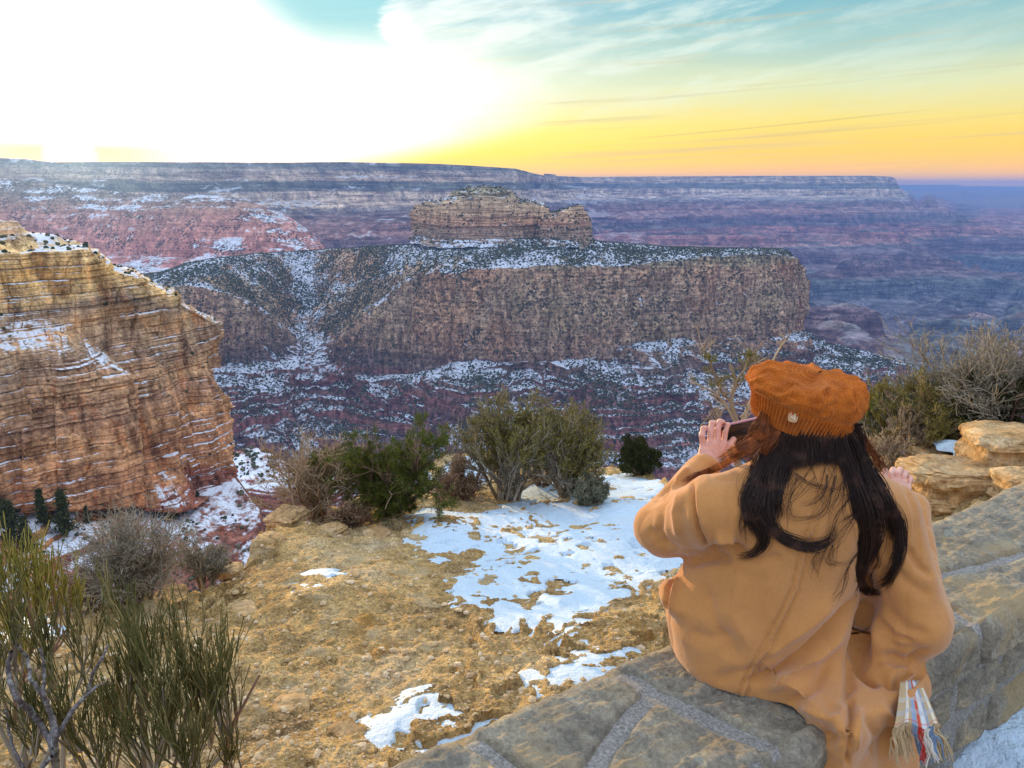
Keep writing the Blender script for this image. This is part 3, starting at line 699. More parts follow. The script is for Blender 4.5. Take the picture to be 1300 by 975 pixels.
def mk_ground():
    nr, nc = 860, 1150
    Yl = np.exp(np.linspace(np.log(.75), np.log(13.5), nr))[:, None]; r = np.linspace(-1.25, 1.45, nc)[None, :]
    Yg = Yl+0*r; Xg = Yl*r
    zr, zs, e = ground_parts(Xg, Yg)
    # keep under the wall
    m = NT('overlook_ground'); p = m.pos
    n1 = m.noise(p, 1.3, 5, .6); n2 = m.noise(p, 9, 6, .7); n3 = m.noise(p, 60, 4, .7); n4 = m.noise(p, 3.2, 4, .6)
    c = m.ramp(n1, [(.3, (.37, .26, .14)), (.45, (.60, .42, .18)), (.55, (.72, .53, .25)), (.7, (.68, .57, .38))])
    c = m.mix(.75, c, m.mix(1, c, m.ramp(n2, [(.33, (.42, .38, .34)), (.5, (1, .97, .93)), (.66, (1.55, 1.5, 1.4))]), 'MULTIPLY'))
    c = m.mix(.65, c, m.mix(1, c, m.ramp(n3, [(.33, (.35, .3, .26)), (.5, (1, 1, 1)), (.66, (1.7, 1.65, 1.6))]), 'MULTIPLY'))
    c = m.mix(m.map(n4, .54, .64, 0, .75, True), c, (.70, .56, .33))
    c = m.mix(m.map(m.noise(p, 2.1, 4, .6), .57, .7, 0, .7, True), c, (.50, .26, .06))
    v1 = m.vor(p, 42); v2 = m.vor(p, 17)
    c = m.mix(m.map(v1, .25, .1, 0, .35), c, (.62, .5, .34))
    h = m.math('ADD', m.math('MULTIPLY', m.map(v1, .45, .05), .45), m.math('MULTIPLY', n3, 1.0)); h = m.math('ADD', h, m.math('MULTIPLY', m.map(v2, .3, .05), .8)); h = m.math('ADD', h, m.math('MULTIPLY', n2, 1.4)); n5 = m.noise(p, 190, 4, .75); h = m.math('ADD', h, m.math('MULTIPLY', n5, .5)); c = m.mix(.6, c, m.mix(1, c, m.ramp(n5, [(.36, (.45, .42, .38)), (.5, (1, 1, 1)), (.64, (1.5, 1.46, 1.4))]), 'MULTIPLY'))
    mt = m.out(c, .95, m.bump(h, 1., .030), .1)
    G = np.stack([Xg, Yg, zr], -1)
    o = grid_obj('ground', G, mt); tag(o, 'ochre stony ground of the overlook beyond the wall', kind='structure')
    # outer skirt of the headland, below and behind
    # ---- snow
    main = px_poly([(528, 656), (545, 648), (575, 652), (610, 655), (640, 645), (668, 626), (700, 612), (735, 622), (765, 606), (800, 600), (850, 622), (900, 640), (930, 690), (900, 705), (850, 712), (838, 740), (800, 752), (775, 770), (742, 782), (750, 800), (738, 815), (715, 810), (690, 795), (650, 790), (612, 768), (572, 762), (575, 742), (600, 728), (570, 722), (545, 716), (536, 690)])
    sd = poly_sdf(Xg, Yg, main)
    for (u, v, a, b) in [(592, 712, 34, 13), (650, 706, 17, 6), (712, 748, 15, 12), (662, 766, 20, 13), (756, 738, 10, 6), (700, 690, 8, 3), (735, 775, 14, 8), (690, 742, 7, 3), (620, 745, 12, 6), (770, 690, 12, 3), (735, 672, 10, 3)]:
        sd = np.minimum(sd, -poly_sdf(Xg, Yg, px_poly(ell(u, v, a, b))))
    for pp in ([(488, 920), (505, 905), (520, 889), (545, 893), (575, 908), (606, 924), (592, 938), (560, 928), (530, 918), (500, 928)], ell(413, 729, 19, 6), ell(390, 748, 10, 4), ell(716, 858, 24, 11), ell(745, 845, 14, 5), ell(22, 796, 27, 18), ell(95, 770, 8, 4), ell(540, 612, 14, 12),
               [(552, 612), (560, 592), (575, 580), (600, 582), (625, 600), (600, 618)], ell(118, 752, 10, 4), ell(590, 928, 12, 5), ell(775, 830, 8, 3)):
        sd = np.maximum(sd, poly_sdf(Xg, Yg, px_poly(pp)))
    sd = sd+.02+.06*fbm(v3(Xg/.18, Yg/.18, 0*Xg), 5, 131)
    th = np.clip(sd*.16, -.09, .014)+.002+fbm(v3(Xg/.35, Yg/.35, 0*Xg), 4, 132)*.018*sm(0, .12, sd)+ridged(v3(Xg/.11, Yg/.11, 0*Xg), 3, 133)*.006*sm(0, .1, sd)
    th = th-.05*sm(.30, .5, fbm(v3(Xg/.13, Yg/.13, 8+0*Xg), 4, 134))*sm(.5, 0, sd)
    zS = zs+.010+th
    keep = (sd > -.12) & (zS > zr-.03)
    keep = keep & (e < .6)
    ids = -np.ones(keep.shape, np.int64); fk = keep[:-1, :-1] & keep[1:, :-1] & keep[:-1, 1:] & keep[1:, 1:]
    use = np.zeros_like(keep); use[:-1, :-1] |= fk; use[1:, :-1] |= fk; use[:-1, 1:] |= fk; use[1:, 1:] |= fk
    ids[use] = np.arange(use.sum()); V = np.stack([Xg, Yg, zS], -1)[use]
    I, J = np.nonzero(fk); Fc = np.stack([ids[I, J], ids[I, J+1], ids[I+1, J+1], ids[I+1, J]], -1)
    m = NT('snow'); p = m.pos; nn = m.noise(p, 35, 5, .7); sp = m.noise(p, 14, 4, .7); big = m.noise(p, 2.5, 4)
    c = m.mix(m.map(m.noise(p, 26, 4, .75), .63, .70, 0, .8), (.55, .72, .86), (.36, .27, .2))
    c = m.mix(m.map(big, .5, .75, 0, .25), c, (.74, .70, .62))
    SN = m.out(c, .6, m.bump(m.math('ADD', nn, m.math('MULTIPLY', sp, 1.5)), .9, .02), .3)
    o = mesh_obj('snow', V, Fc, SN); tag(o, 'patchy thin snow lying on the ochre ground', 'snow', kind='stuff')
    # ---- loose stones
    rg = np.random.default_rng(11); n = 46000
    ys = np.exp(rg.uniform(np.log(1.2), np.log(8.5), n)); xs = ys*rg.uniform(-.85, 1.0, n)
    _, z_, e_ = ground_parts(xs, ys); zr_ = ground_parts(xs, ys)[0]; ok = e_ < -.05; xs, ys, zr_ = xs[ok], ys[ok], zr_[ok]; n = len(xs)
    s = .0020+.0045*rg.random(n)**2+.017*rg.random(n)**16
    t = (1+5**.5)/2
    iv = np.array([(-1, t, 0), (1, t, 0), (-1, -t, 0), (1, -t, 0), (0, -1, t), (0, 1, t), (0, -1, -t), (0, 1, -t), (t, 0, -1), (t, 0, 1), (-t, 0, -1), (-t, 0, 1)])/1.9
    fi = np.array([(0, 11, 5), (0, 5, 1), (0, 1, 7), (0, 7, 10), (0, 10, 11), (1, 5, 9), (5, 11, 4), (11, 10, 2), (10, 7, 6), (7, 1, 8), (3, 9, 4), (3, 4, 2), (3, 2, 6), (3, 6, 8), (3, 8, 9), (4, 9, 5), (2, 4, 11), (6, 2, 10), (8, 6, 7), (9, 8, 1)])
    V = iv[None]*(1+.5*(rg.random((n, 12, 3))-.5))*s[:, None, None]*(.7+.6*rg.random((n, 1, 3)))*np.array([1, 1, .65])+np.stack([xs, ys, zr_+s*.2], -1)[:, None]
    m = NT('pebble'); rr = m.n('ShaderNodeNewGeometry').outputs['Random Per Island']
    pm = m.out(m.mix(m.noise(m.pos, 80, 3), m.ramp(rr, [(0, (.28, .19, .10)), (.3, (.50, .37, .20)), (.7, (.66, .52, .32)), (1, (.78, .68, .50))]), (.45, .34, .2)), .9)
    o = mesh_obj('gravel', V.reshape(-1, 3), (fi[None]+np.arange(n)[:, None, None]*12).reshape(-1, 3), pm, smooth=False); tag(o, 'loose ochre stones scattered over the ground', 'gravel', kind='stuff')
    return SN
M_SNOW = mk_ground()
# walkway on the near side of the wall
WD = np.array([.835, .55]); WD /= np.linalg.norm(WD); WN = np.array([-WD[1], WD[0]]); WO = np.array([1.32, 1.832]); WT = .5; WW = .44
def wl(s, t, z): return np.stack(np.broadcast_arrays(WO[0]+WD[0]*s+WN[0]*t, WO[1]+WD[1]*s+WN[1]*t, z), -1)
def wpix(u, v, z=WT):
    """pixel -> (s, t) on the wall top"""
    k = ray_k(v); Y = (CZ-z)/k; p = P(u, v, Y)[:2]-WO
    return float(p@WD), float(p@WN)
def mk_walk():
    s = np.linspace(-5, 7, 500)[None, :]; t = np.linspace(-4.5, .22, 260)[:, None]
    z = .012*fbm(v3(s*1.2, t*1.2, 0*s), 4, 141)+.004*fbm(v3(s*9, t*9, 0*s), 4, 142)
    m = NT('walkway'); p = m.pos
    c = m.ramp(m.noise(p, 26, 6, .75), [(.35, (.09, .09, .095)), (.5, (.2, .2, .2)), (.65, (.36, .35, .33))])
    g = grid_obj('walkway', wl(s, t, z), m.out(c, .9, m.bump(m.noise(p, 60, 5, .7), 1, .01))); tag(g, 'grey gravelly walkway on the near side of the wall', kind='structure')
    # snow drifted against the foot of the wall
    s = np.linspace(-.6, 3.5, 500)[None, :]; t = np.linspace(-.55, .06, 110)[:, None]
    q = .16*sm(-.55, 0, t)+.10*fbm(v3(s*3, t*3, 0*s), 4, 144)-.035-.08*sm(.12, -.1, s)
    z = np.minimum(q, .10)*.8+.006*fbm(v3(s*20, t*20, 0*s), 3, 145)
    g = grid_obj('snow_drift', wl(s, t, z+.01), M_SNOW); tag(g, 'dirty snow drifted along the foot of the stone wall', 'snow', kind='stuff')
mk_walk()

def mk_wall():
    # section perimeter: canyon face, top, near face, as (t, z, normal)
    sec = []; rd = .035
    for z in np.linspace(-1.0, WT-rd, 70): sec.append((WW, z, 1, 0))
    for a in np.linspace(0, math.pi/2, 8)[1:-1]: sec.append((WW-rd+rd*math.cos(a), WT-rd+rd*math.sin(a), math.cos(a), math.sin(a)))
    for t in np.linspace(WW-rd, rd, 105): sec.append((t, WT, 0, 1))
    for a in np.linspace(math.pi/2, math.pi, 8)[1:-1]: sec.append((rd+rd*math.cos(a), WT-rd+rd*math.sin(a), math.cos(a), math.sin(a)))
    for z in np.linspace(WT-rd, -.12, 150): sec.append((0, z, -1, 0))
    sec = np.array(sec); ns = 1500; s = np.linspace(-3.0, 4.2, ns)
    T = sec[:, 0][:, None]+0*s; Z = sec[:, 1][:, None]+0*s; NTt = sec[:, 2][:, None]+0*s; NZ = sec[:, 3][:, None]+0*s; S = s[None, :]+0*T
    wob = .012*fbm(v3(S*7, T*7, Z*7), 3, 151)
    # ---- joints: segments on the top in (s,t)
    J = []
    def jp(pp): 
        q = [wpix(*a) for a in pp]; J.extend(zip(q[:-1], q[1:]))
    jp([(768, 850), (800, 858), (829, 879), (880, 903), (927, 925), (975, 948), (1010, 990)]); jp([(829, 879), (795, 915), (754, 974), (730, 1010)]); jp([(580, 930), (625, 958), (665, 990)])
    J.append(((-2.2, -.1), (-2.1, .5))); J.append(((-2.9, .2), (-2.1, .25)))
    jp([(1180, 760), (1215, 782), (1243, 800)]); jp([(1160, 735), (1230, 722), (1310, 700), (1380, 690)]); J.append(((1.35, .2), (1.5, .5))); J.append(((1.35, .2), (1.9, .15))); J.append(((1.9, -.1), (1.9, .5))); J.append(((2.8, -.1), (2.7, .5))); J.append(((3.5, -.1), (3.6, .5)))
    d = np.full(S.shape, 9.)
    top = (sec[:, 3] > .5); nearf = (sec[:, 2] < -.5); capf = nearf & (sec[:, 1] > WT-.125)
    def seg(X, Yc, a, b):
        e = (b[0]-a[0], b[1]-a[1]); L = e[0]**2+e[1]**2+1e-9; t = np.clip(((X-a[0])*e[0]+(Yc-a[1])*e[1])/L, 0, 1)
        return np.hypot(X-a[0]-e[0]*t, Yc-a[1]-e[1]*t)
    for a, b in J: d[top] = np.minimum(d[top], seg(S[top], T[top], a, b))
    # near face: cap course above, rubble courses below
    s0 = wpix(1243, 800)[0]
    caps = [-2.6, -1.75, -.95, s0, .62, 1.35, 1.9, 2.8, 3.5]
    zc = WT-.135
    nf = sec[:, 2] < -.3
    for c in caps: d[nf] = np.minimum(d[nf], seg(S[nf]+.25*(Z[nf]-WT)*0, Z[nf], (c, WT), (c+.012, zc)))
    rgj = np.random.default_rng(5); zz = [zc, zc-.15, zc-.31, zc-.47]
    for k, z0 in enumerate(zz): d[nf] = np.minimum(d[nf], np.abs(Z[nf]-z0+.010*np.sin(S[nf]*5+k*2)))
    for k in range(3):
        q = -3.
        while q < 4.2:
            q += rgj.uniform(.11, .3); d[nf] = np.minimum(d[nf], seg(S[nf], Z[nf], (q, zz[k]), (q+rgj.uniform(-.02, .02), zz[k+1])))
    ff = sec[:, 2] > .5
    for k in range(9): d[ff] = np.minimum(d[ff], np.abs(Z[ff]-(WT-.13-.15*k)))
    d = d+wob*.8
    rel = .026*sm(.010, .034, d)-.022
    ns_ = fbm(v3(S/.30, T/.30, Z/.16), 4, 152); 
    tx = ridged(v3(S/.16+.5*noise(v3(S/.2, T/.2, Z/.2), 3), T/.07, Z/.09), 4, 153)
    cell = noise(v3(S/.22, T/.4, Z/.13), 154)
    rel = rel+sm(.01, .04, d)*(ns_*.013+tx*.0120+fbm(v3(S/.035, T/.035, Z/.035), 4, 155)*.006+cell*.013*(NTt < -.3))
    # pitch of the cap face: cap stands slightly proud of the rubble
    rel = rel+np.where((NTt < -.3) & (Z > zc), .022, 0)
    def sheet(off):
        t = T+NTt*off; z = Z+NZ*off; return wl(S, t, z)
    root = empty('stone_wall', (float(WO[0]), float(WO[1]), 0)); tag(root, 'low grey stone wall with mortar joints that the person sits on', 'wall')
    m = NT('wall_stone'); p = m.pos
    n1 = m.noise(p, 5, 5, .6); n2 = m.noise(p, 22, 6, .7); n3 = m.noise(p, 90, 5, .7)
    c = m.ramp(n1, [(.3, (.20, .19, .155)), (.45, (.27, .25, .20)), (.56, (.33, .30, .23)), (.7, (.42, .34, .21))])
    c = m.mix(.8, c, m.mix(1, c, m.ramp(n2, [(.33, (.62, .62, .63)), (.5, (1, 1, 1)), (.66, (1.35, 1.32, 1.25))]), 'MULTIPLY'))
    c = m.mix(.5, c, m.mix(1, c, m.ramp(n3, [(.35, (.5, .5, .5)), (.5, (1, 1, 1)), (.65, (1.5, 1.5, 1.45))]), 'MULTIPLY'))
    c = m.mix(m.map(m.noise(p, 3.4, 4, .6), .50, .64, 0, .7, True), c, (.44, .33, .17))
    c = m.mix(m.map(m.noise(p, 11, 5, .7, .5), .60, .68, 0, .5, True), c, (.40, .44, .36))
    mt = m.out(c, .88, m.bump(m.math('ADD', n2, m.math('MULTIPLY', n3, .5)), 1., .022), .15)
    lo = np.array([-WO[0], -WO[1], 0])
    o = grid_obj('stones', sheet(rel)+lo, mt, root)
    m = NT('mortar'); p = m.pos
    c = m.ramp(m.noise(p, 120, 4, .7), [(.35, (.22, .22, .20)), (.5, (.38, .37, .34)), (.65, (.56, .55, .51))])
    mo = m.out(m.mix(m.map(m.noise(p, 8, 3), .4, .7, 0, .4), c, (.2, .2, .19)), .95, m.bump(m.noise(p, 150, 4, .8), 1, .01))
    mr = -.0095+.004*fbm(v3(S/.05, T/.05, Z/.05), 4, 156)+np.where((NTt < -.3) & (Z > zc), .016, 0)
    grid_obj('mortar', sheet(mr)[::2, ::2]+lo, mo, root)
    return root
mk_wall()
# ------------------------------------------------------------------ the seated person
import openvdb
from mathutils.bvhtree import BVHTree
def sdf_mesh(fn, lo, hi, vox, smooth_it=1):
    lo = np.array(lo, float); hi = np.array(hi, float); n = np.ceil((hi-lo)/vox).astype(int)
    ax = [lo[i]+np.arange(n[i])*vox for i in range(3)]
    arr = np.empty(n, np.float32); ch = 24
    for i in range(0, n[0], ch):
        X, Y, Z = np.meshgrid(ax[0][i:i+ch], ax[1], ax[2], indexing='ij'); arr[i:i+ch] = fn(X.astype(np.float32), Y.astype(np.float32), Z.astype(np.float32))
    arr = np.clip(arr, -4*vox, 4*vox)
    g = openvdb.FloatGrid(4*vox); g.copyFromArray(arr)
    pts, quads = g.convertToQuads(0.0)
    pts = pts*vox+lo; quads = quads.astype(np.int64)
    # make normals point outwards
    nrm = vert_normals(pts, quads)
    e = fn(*(pts[:2000]+nrm[:2000]*vox*.5).T.astype(np.float32))-fn(*(pts[:2000]-nrm[:2000]*vox*.5).T.astype(np.float32))
    if np.mean(e) < 0: quads = quads[:, ::-1]
    return relax(pts, quads, smooth_it), quads
def vert_normals(V, Q):
    fn = np.cross(V[Q[:, 2]]-V[Q[:, 0]], V[Q[:, 3]]-V[Q[:, 1]]); N = np.zeros_like(V)
    for k in range(4): np.add.at(N, Q[:, k], fn)
    return N/(np.linalg.norm(N, axis=1, keepdims=True)+1e-12)
def relax(V, Q, it):
    for _ in range(it):
        S = np.zeros_like(V); c = np.zeros(len(V))
        for a, b in ((0, 1), (1, 2), (2, 3), (3, 0)):
            np.add.at(S, Q[:, a], V[Q[:, b]]); np.add.at(c, Q[:, a], 1); np.add.at(S, Q[:, b], V[Q[:, a]]); np.add.at(c, Q[:, b], 1)
        V = V*.5+S/np.maximum(c, 1)[:, None]*.5
    return V
def cone(X, Y, Z, a, b, ra, rb):
    a = np.asarray(a, float); b = np.asarray(b, float); e = b-a
    t = np.clip(((X-a[0])*e[0]+(Y-a[1])*e[1]+(Z-a[2])*e[2])/(e@e+1e-9), 0, 1)
    return np.sqrt((X-a[0]-e[0]*t)**2+(Y-a[1]-e[1]*t)**2+(Z-a[2]-e[2]*t)**2)-(ra+(rb-ra)*t)
def ellip(X, Y, Z, c, r, M=None):
    x, y, z = X-c[0], Y-c[1], Z-c[2]
    if M is not None: x, y, z = (M[0][0]*x+M[0][1]*y+M[0][2]*z), (M[1][0]*x+M[1][1]*y+M[1][2]*z), (M[2][0]*x+M[2][1]*y+M[2][2]*z)
    q = np.sqrt((x/r[0])**2+(y/r[1])**2+(z/r[2])**2); return (q-1)*min(r)
def smin(a, b, k):
    h = np.clip(.5+.5*(b-a)/k, 0, 1); return b*(1-h)+a*h-k*h*(1-h)
def project(V):
    V = np.asarray(V, float); x = V[..., 0]; y = V[..., 1]; z = V[..., 2]-CZ
    fw = y*cP-z*sP; dn = -(z*cP+y*sP); return 650+F*x/fw, 487.5+F*dn/fw
def pp(u, v, Y): return P(u, v, Y)
FD = np.array([-.119, .993, 0]); RT = np.array([.993, .119, 0]); UP = np.array([0, 0, 1.])
pel = np.array([.69, 1.70, .62]); c7 = np.array([.722, 1.66, 1.06])
headc = np.array([.692, 1.705, 1.175])
shL = np.array([.485, 1.635, .955]); shR = np.array([.915, 1.675, .925])
elL = np.array([.405, 1.80, .825]); wrL = pp(893, 596, 1.93); haL = pp(905, 566, 1.97)
elR = np.array([.985, 1.60, .66]); wrR = np.array([1.085, 1.86, .845]); haR = pp(1139, 612, 1.95)
kneeL = pel+FD*.42+RT*.02+UP*-.02; kneeR = pel+FD*.36+RT*.24+UP*-.02
footL = kneeL-UP*.42+FD*.03; footR = kneeR-UP*.42+FD*.06

# ---- coat
def coat_fn(X, Y, Z):
    kz = [.40, .47, .52, .60, .68, .78, .88, .95, 1.00, 1.05, 1.09, 1.12]
    cx = np.interp(Z, kz, [.72, .705, .685, .664, .656, .668, .688, .703, .71, .716, .72, .72])
    aa = np.interp(Z, kz, [.26, .262, .262, .258, .244, .214, .203, .200, .180, .130, .080, .06])
    cy = np.interp(Z, kz, [1.74, 1.73, 1.73, 1.73, 1.72, 1.705, 1.69, 1.685, 1.68, 1.675, 1.68, 1.68])
    bb = np.interp(Z, kz, [.18, .20, .205, .20, .185, .165, .15, .142, .125, .100, .078, .06])
    x = (X-cx)*RT[0]+(Y-cy)*RT[1]; y = (X-cx)*FD[0]+(Y-cy)*FD[1]
    q = (np.abs(x/aa)**2.3+np.abs(y/bb)**2.3)**(1/2.3)
    d = (q-1)*np.minimum(aa, bb)*.85
    d = np.maximum(d, Z-1.085); d = np.maximum(d, .503-Z)
    # shoulders and sleeves
    d = smin(d, cone(X, Y, Z, c7+np.array([-.03, .0, -.05]), shL, .075, .080), .05)
    d = smin(d, cone(X, Y, Z, c7+np.array([.03, .0, -.05]), shR, .075, .082), .05)
    s = cone(X, Y, Z, shL+np.array([0, 0, -.01]), elL, .083, .080)
    s = smin(s, cone(X, Y, Z, elL, wrL, .074, .046), .03)
    d = smin(d, s, .022)
    s = cone(X, Y, Z, shR, elR+np.array([0, 0, .02]), .078, .076)
    s = smin(s, cone(X, Y, Z, elR+np.array([-.01, 0, 0]), elR+np.array([-.075, .01, -.035]), .078, .055), .03)
    s = smin(s, cone(X, Y, Z, elR, wrR, .080, .05), .03)
    d = smin(d, s, .006)
    d = smin(d, cone(X, Y, Z, pp(1108, 745, 1.70), pp(1100, 870, 1.68), .060, .060), .02)
    # lap
    for k in (kneeL, kneeR): d = smin(d, cone(X, Y, Z, pel+(k-pel)*np.array([.75, .3, 1]), k, .14, .105), .05)
    # collar
    tor = np.sqrt((np.sqrt((X-.715)**2+((Y-1.685)*1.1)**2)-.072)**2+((Z-1.075-(Y-1.68)*-.15)*.6)**2)-.016; d = smin(d, tor, .02)
    # pocket flap standing out at the left hip
    d = smin(d, ellip(X, Y, Z, pp(852, 757, 1.70), (.03, .06, .035)), .03)
    # skirt spilling over the near edge of the wall
    S = (X-WO[0])*WD[0]+(Y-WO[1])*WD[1]; T = (X-WO[0])*WN[0]+(Y-WO[1])*WN[1]
    zt = .545+.02*np.sin(S*23)
    w = .024+.007*np.sin(S*31+Z*9)+.004*np.sin(S*57)
    e1 = np.sqrt(np.maximum(np.abs(T+.035)-w, 0)**2+np.maximum(np.maximum(Z-zt+.02, .16-Z), 0)**2)
    lim = np.maximum(-.80-.04*np.sin(Z*9)-S, S+.42)
    dr = np.maximum(e1-.016, lim)
    e2 = np.sqrt(np.maximum(np.abs(T-.10)-.16, 0)**2+np.maximum(np.abs(Z-.535-.10*np.clip(T+.05, 0, 1))-.012, 0)**2)-.016
    e2 = np.maximum(e2, lim+.01)
    d = smin(d, dr, .045); d = smin(d, e2, .05)
    return d
def polyd(u, v, pts):
    d = np.full(u.shape, 1e9); ta = np.zeros(u.shape); L = 0; tot = sum(math.dist(pts[i], pts[i+1]) for i in range(len(pts)-1))
    for a, b in zip(pts[:-1], pts[1:]):
        ex, ey = b[0]-a[0], b[1]-a[1]; l2 = ex*ex+ey*ey; t = np.clip(((u-a[0])*ex+(v-a[1])*ey)/l2, 0, 1)
        q = np.hypot(u-a[0]-ex*t, v-a[1]-ey*t); m = q < d; d = np.where(m, q, d); ta = np.where(m, (L+t*math.sqrt(l2))/tot, ta); L += math.sqrt(l2)
    return d, ta
def mk_coat(parent):
    V, Q = sdf_mesh(coat_fn, (.22, 1.20, .13), (1.22, 2.32, 1.14), .0042, 2)
    N = vert_normals(V, Q)
    # broad cloth waviness
    V = V+N*(fbm(V/np.array([.16, .16, .22]), 3, 201)*.010)[:, None]
    N = vert_normals(V, Q); u, v = project(V); cd = np.array([0, 0, CZ])-V; cd /= np.linalg.norm(cd, axis=1, keepdims=True); fc = sm(-.05, .35, (N*cd).sum(1))
    D = np.zeros(len(V))
    def fold(pts, w, amp, fade=.25):
        nonlocal D
        d, t = polyd(u, v, pts); env = sm(0, fade, t)*sm(1, 1-fade, t) if fade else 1
        D = D+1.9*amp*np.exp(-np.abs(d/(w*.8))**1.6)*env
    # valleys (-) and crests (+), as the cloth lies on the back, sleeves and skirt
    fold([(1100, 742), (1085, 768), (1052, 800), (1018, 832), (968, 862), (930, 872)], 6, -.016); fold([(1085, 785), (1050, 818), (1010, 852), (965, 882)], 12, .014)
    fold([(1070, 752), (1035, 785), (1000, 812), (950, 845)], 13, .010)
    fold([(1098, 790), (1080, 850), (1074, 900)], 7, -.012); fold([(1060, 830), (1035, 870), (990, 900)], 8, -.008); fold([(1105, 755), (1093, 800), (1097, 850), (1120, 872)], 7, -.022, .15)
    fold([(1082, 880), (1079, 930), (1077, 975)], 2.6, -.012, .1); fold([(1091, 890), (1088, 965)], 6, .006); fold([(1068, 885), (1064, 960)], 8, .006)
    fold([(1110, 850), (1130, 868), (1158, 866), (1180, 845)], 5, -.012); fold([(1112, 838), (1135, 853), (1165, 848)], 8, .006)
    fold([(1155, 852), (1140, 862)], 4, -.012, 0); fold([(1118, 828), (1150, 842), (1186, 822)], 5, -.007); fold([(1108, 778), (1130, 808), (1165, 820)], 5, -.007); fold([(1150, 690), (1168, 720), (1188, 735)], 6, -.006); fold([(930, 700), (960, 712), (1000, 708)], 8, -.005); fold([(900, 870), (930, 858), (985, 848)], 9, -.005); fold([(870, 800), (900, 812), (935, 808)], 10, -.005)
    fold([(1120, 770), (1150, 800), (1185, 806)], 8, -.006); fold([(1110, 800), (1140, 826), (1178, 826)], 7, -.005); fold([(1130, 720), (1160, 745), (1190, 760)], 9, -.005)
    fold([(876, 600), (879, 640), (886, 675), (899, 702)], 2.6, -.009, .1); fold([(884, 610), (888, 650), (896, 680)], 6, .004)
    fold([(890, 704), (925, 697), (950, 700)], 6, -.013); fold([(868, 716), (900, 708), (930, 712)], 7, -.012); fold([(905, 684), (935, 686)], 8, .010)
    fold([(853, 612), (838, 640), (835, 675), (850, 705)], 6, -.007); fold([(868, 612), (858, 650), (862, 690)], 7, .007); fold([(826, 640), (842, 620), (862, 606)], 5, -.008); fold([(822, 668), (835, 690), (865, 700)], 6, -.005)
    fold([(878, 590), (862, 607), (846, 625)], 4, .007)
    fold([(860, 722), (846, 745), (840, 785)], 3, -.010, .1); fold([(866, 724), (855, 745), (848, 780)], 5, .007)
    fold([(890, 730), (905, 790), (945, 850)], 12, -.006); fold([(940, 720), (930, 780), (960, 840)], 15, .006); fold([(1000, 920), (1040, 935), (1075, 940)], 8, -.009); fold([(1010, 895), (1050, 912), (1076, 915)], 8, .008)
    fold([(1100, 900), (1115, 935), (1110, 970)], 7, -.008); fold([(1125, 890), (1133, 930), (1128, 970)], 7, .009)
    fold([(960, 640), (985, 660), (1020, 665)], 12, -.005); fold([(1110, 640), (1128, 680), (1125, 720)], 8, -.006)
    # centre back seam: a double-stitched ridge
    sp = [(1050, 600), (1040, 650), (1022, 697), (1010, 750), (990, 790), (972, 822), (955, 855), (939, 893)]
    d, t = polyd(u, v, sp); D = D+.0038*np.exp(-((d)/3.2)**2)-.0062*np.exp(-((d-4.6)/1.5)**2)
    V = V+N*(D*fc)[:, None]
    N = vert_normals(V, Q)
    V = V+N*(fbm(V/.035, 3, 203)*.0013-np.clip(ridged(V/np.array([.11, .11, .19])+3, 2, 207), .35, 1)*.007+fbm(V/.006, 2, 204)*.0003)[:, None]
    m = NT('camel_wool'); p = m.pos
    n1 = m.noise(p, 380, 3, .8); n2 = m.noise(p, 7, 3); n3 = m.noise(p, 170, 5, .8)
    c = m.mix(m.map(n2, .3, .7), (.475, .215, .064), (.525, .245, .078))
    c = m.mix(.35, c, m.mix(1, c, m.ramp(n3, [(.35, (.78, .77, .75)), (.65, (1.2, 1.2, 1.18))]), 'MULTIPLY'))
    mt = m.out(c, .85, m.bump(m.math('ADD', n1, m.math('MULTIPLY', n3, .6)), .5, .0016), .1, Sheen_Weight=.35, Sheen_Roughness=.5)
    return mesh_obj('coat', V, Q, mt, parent), V, Q

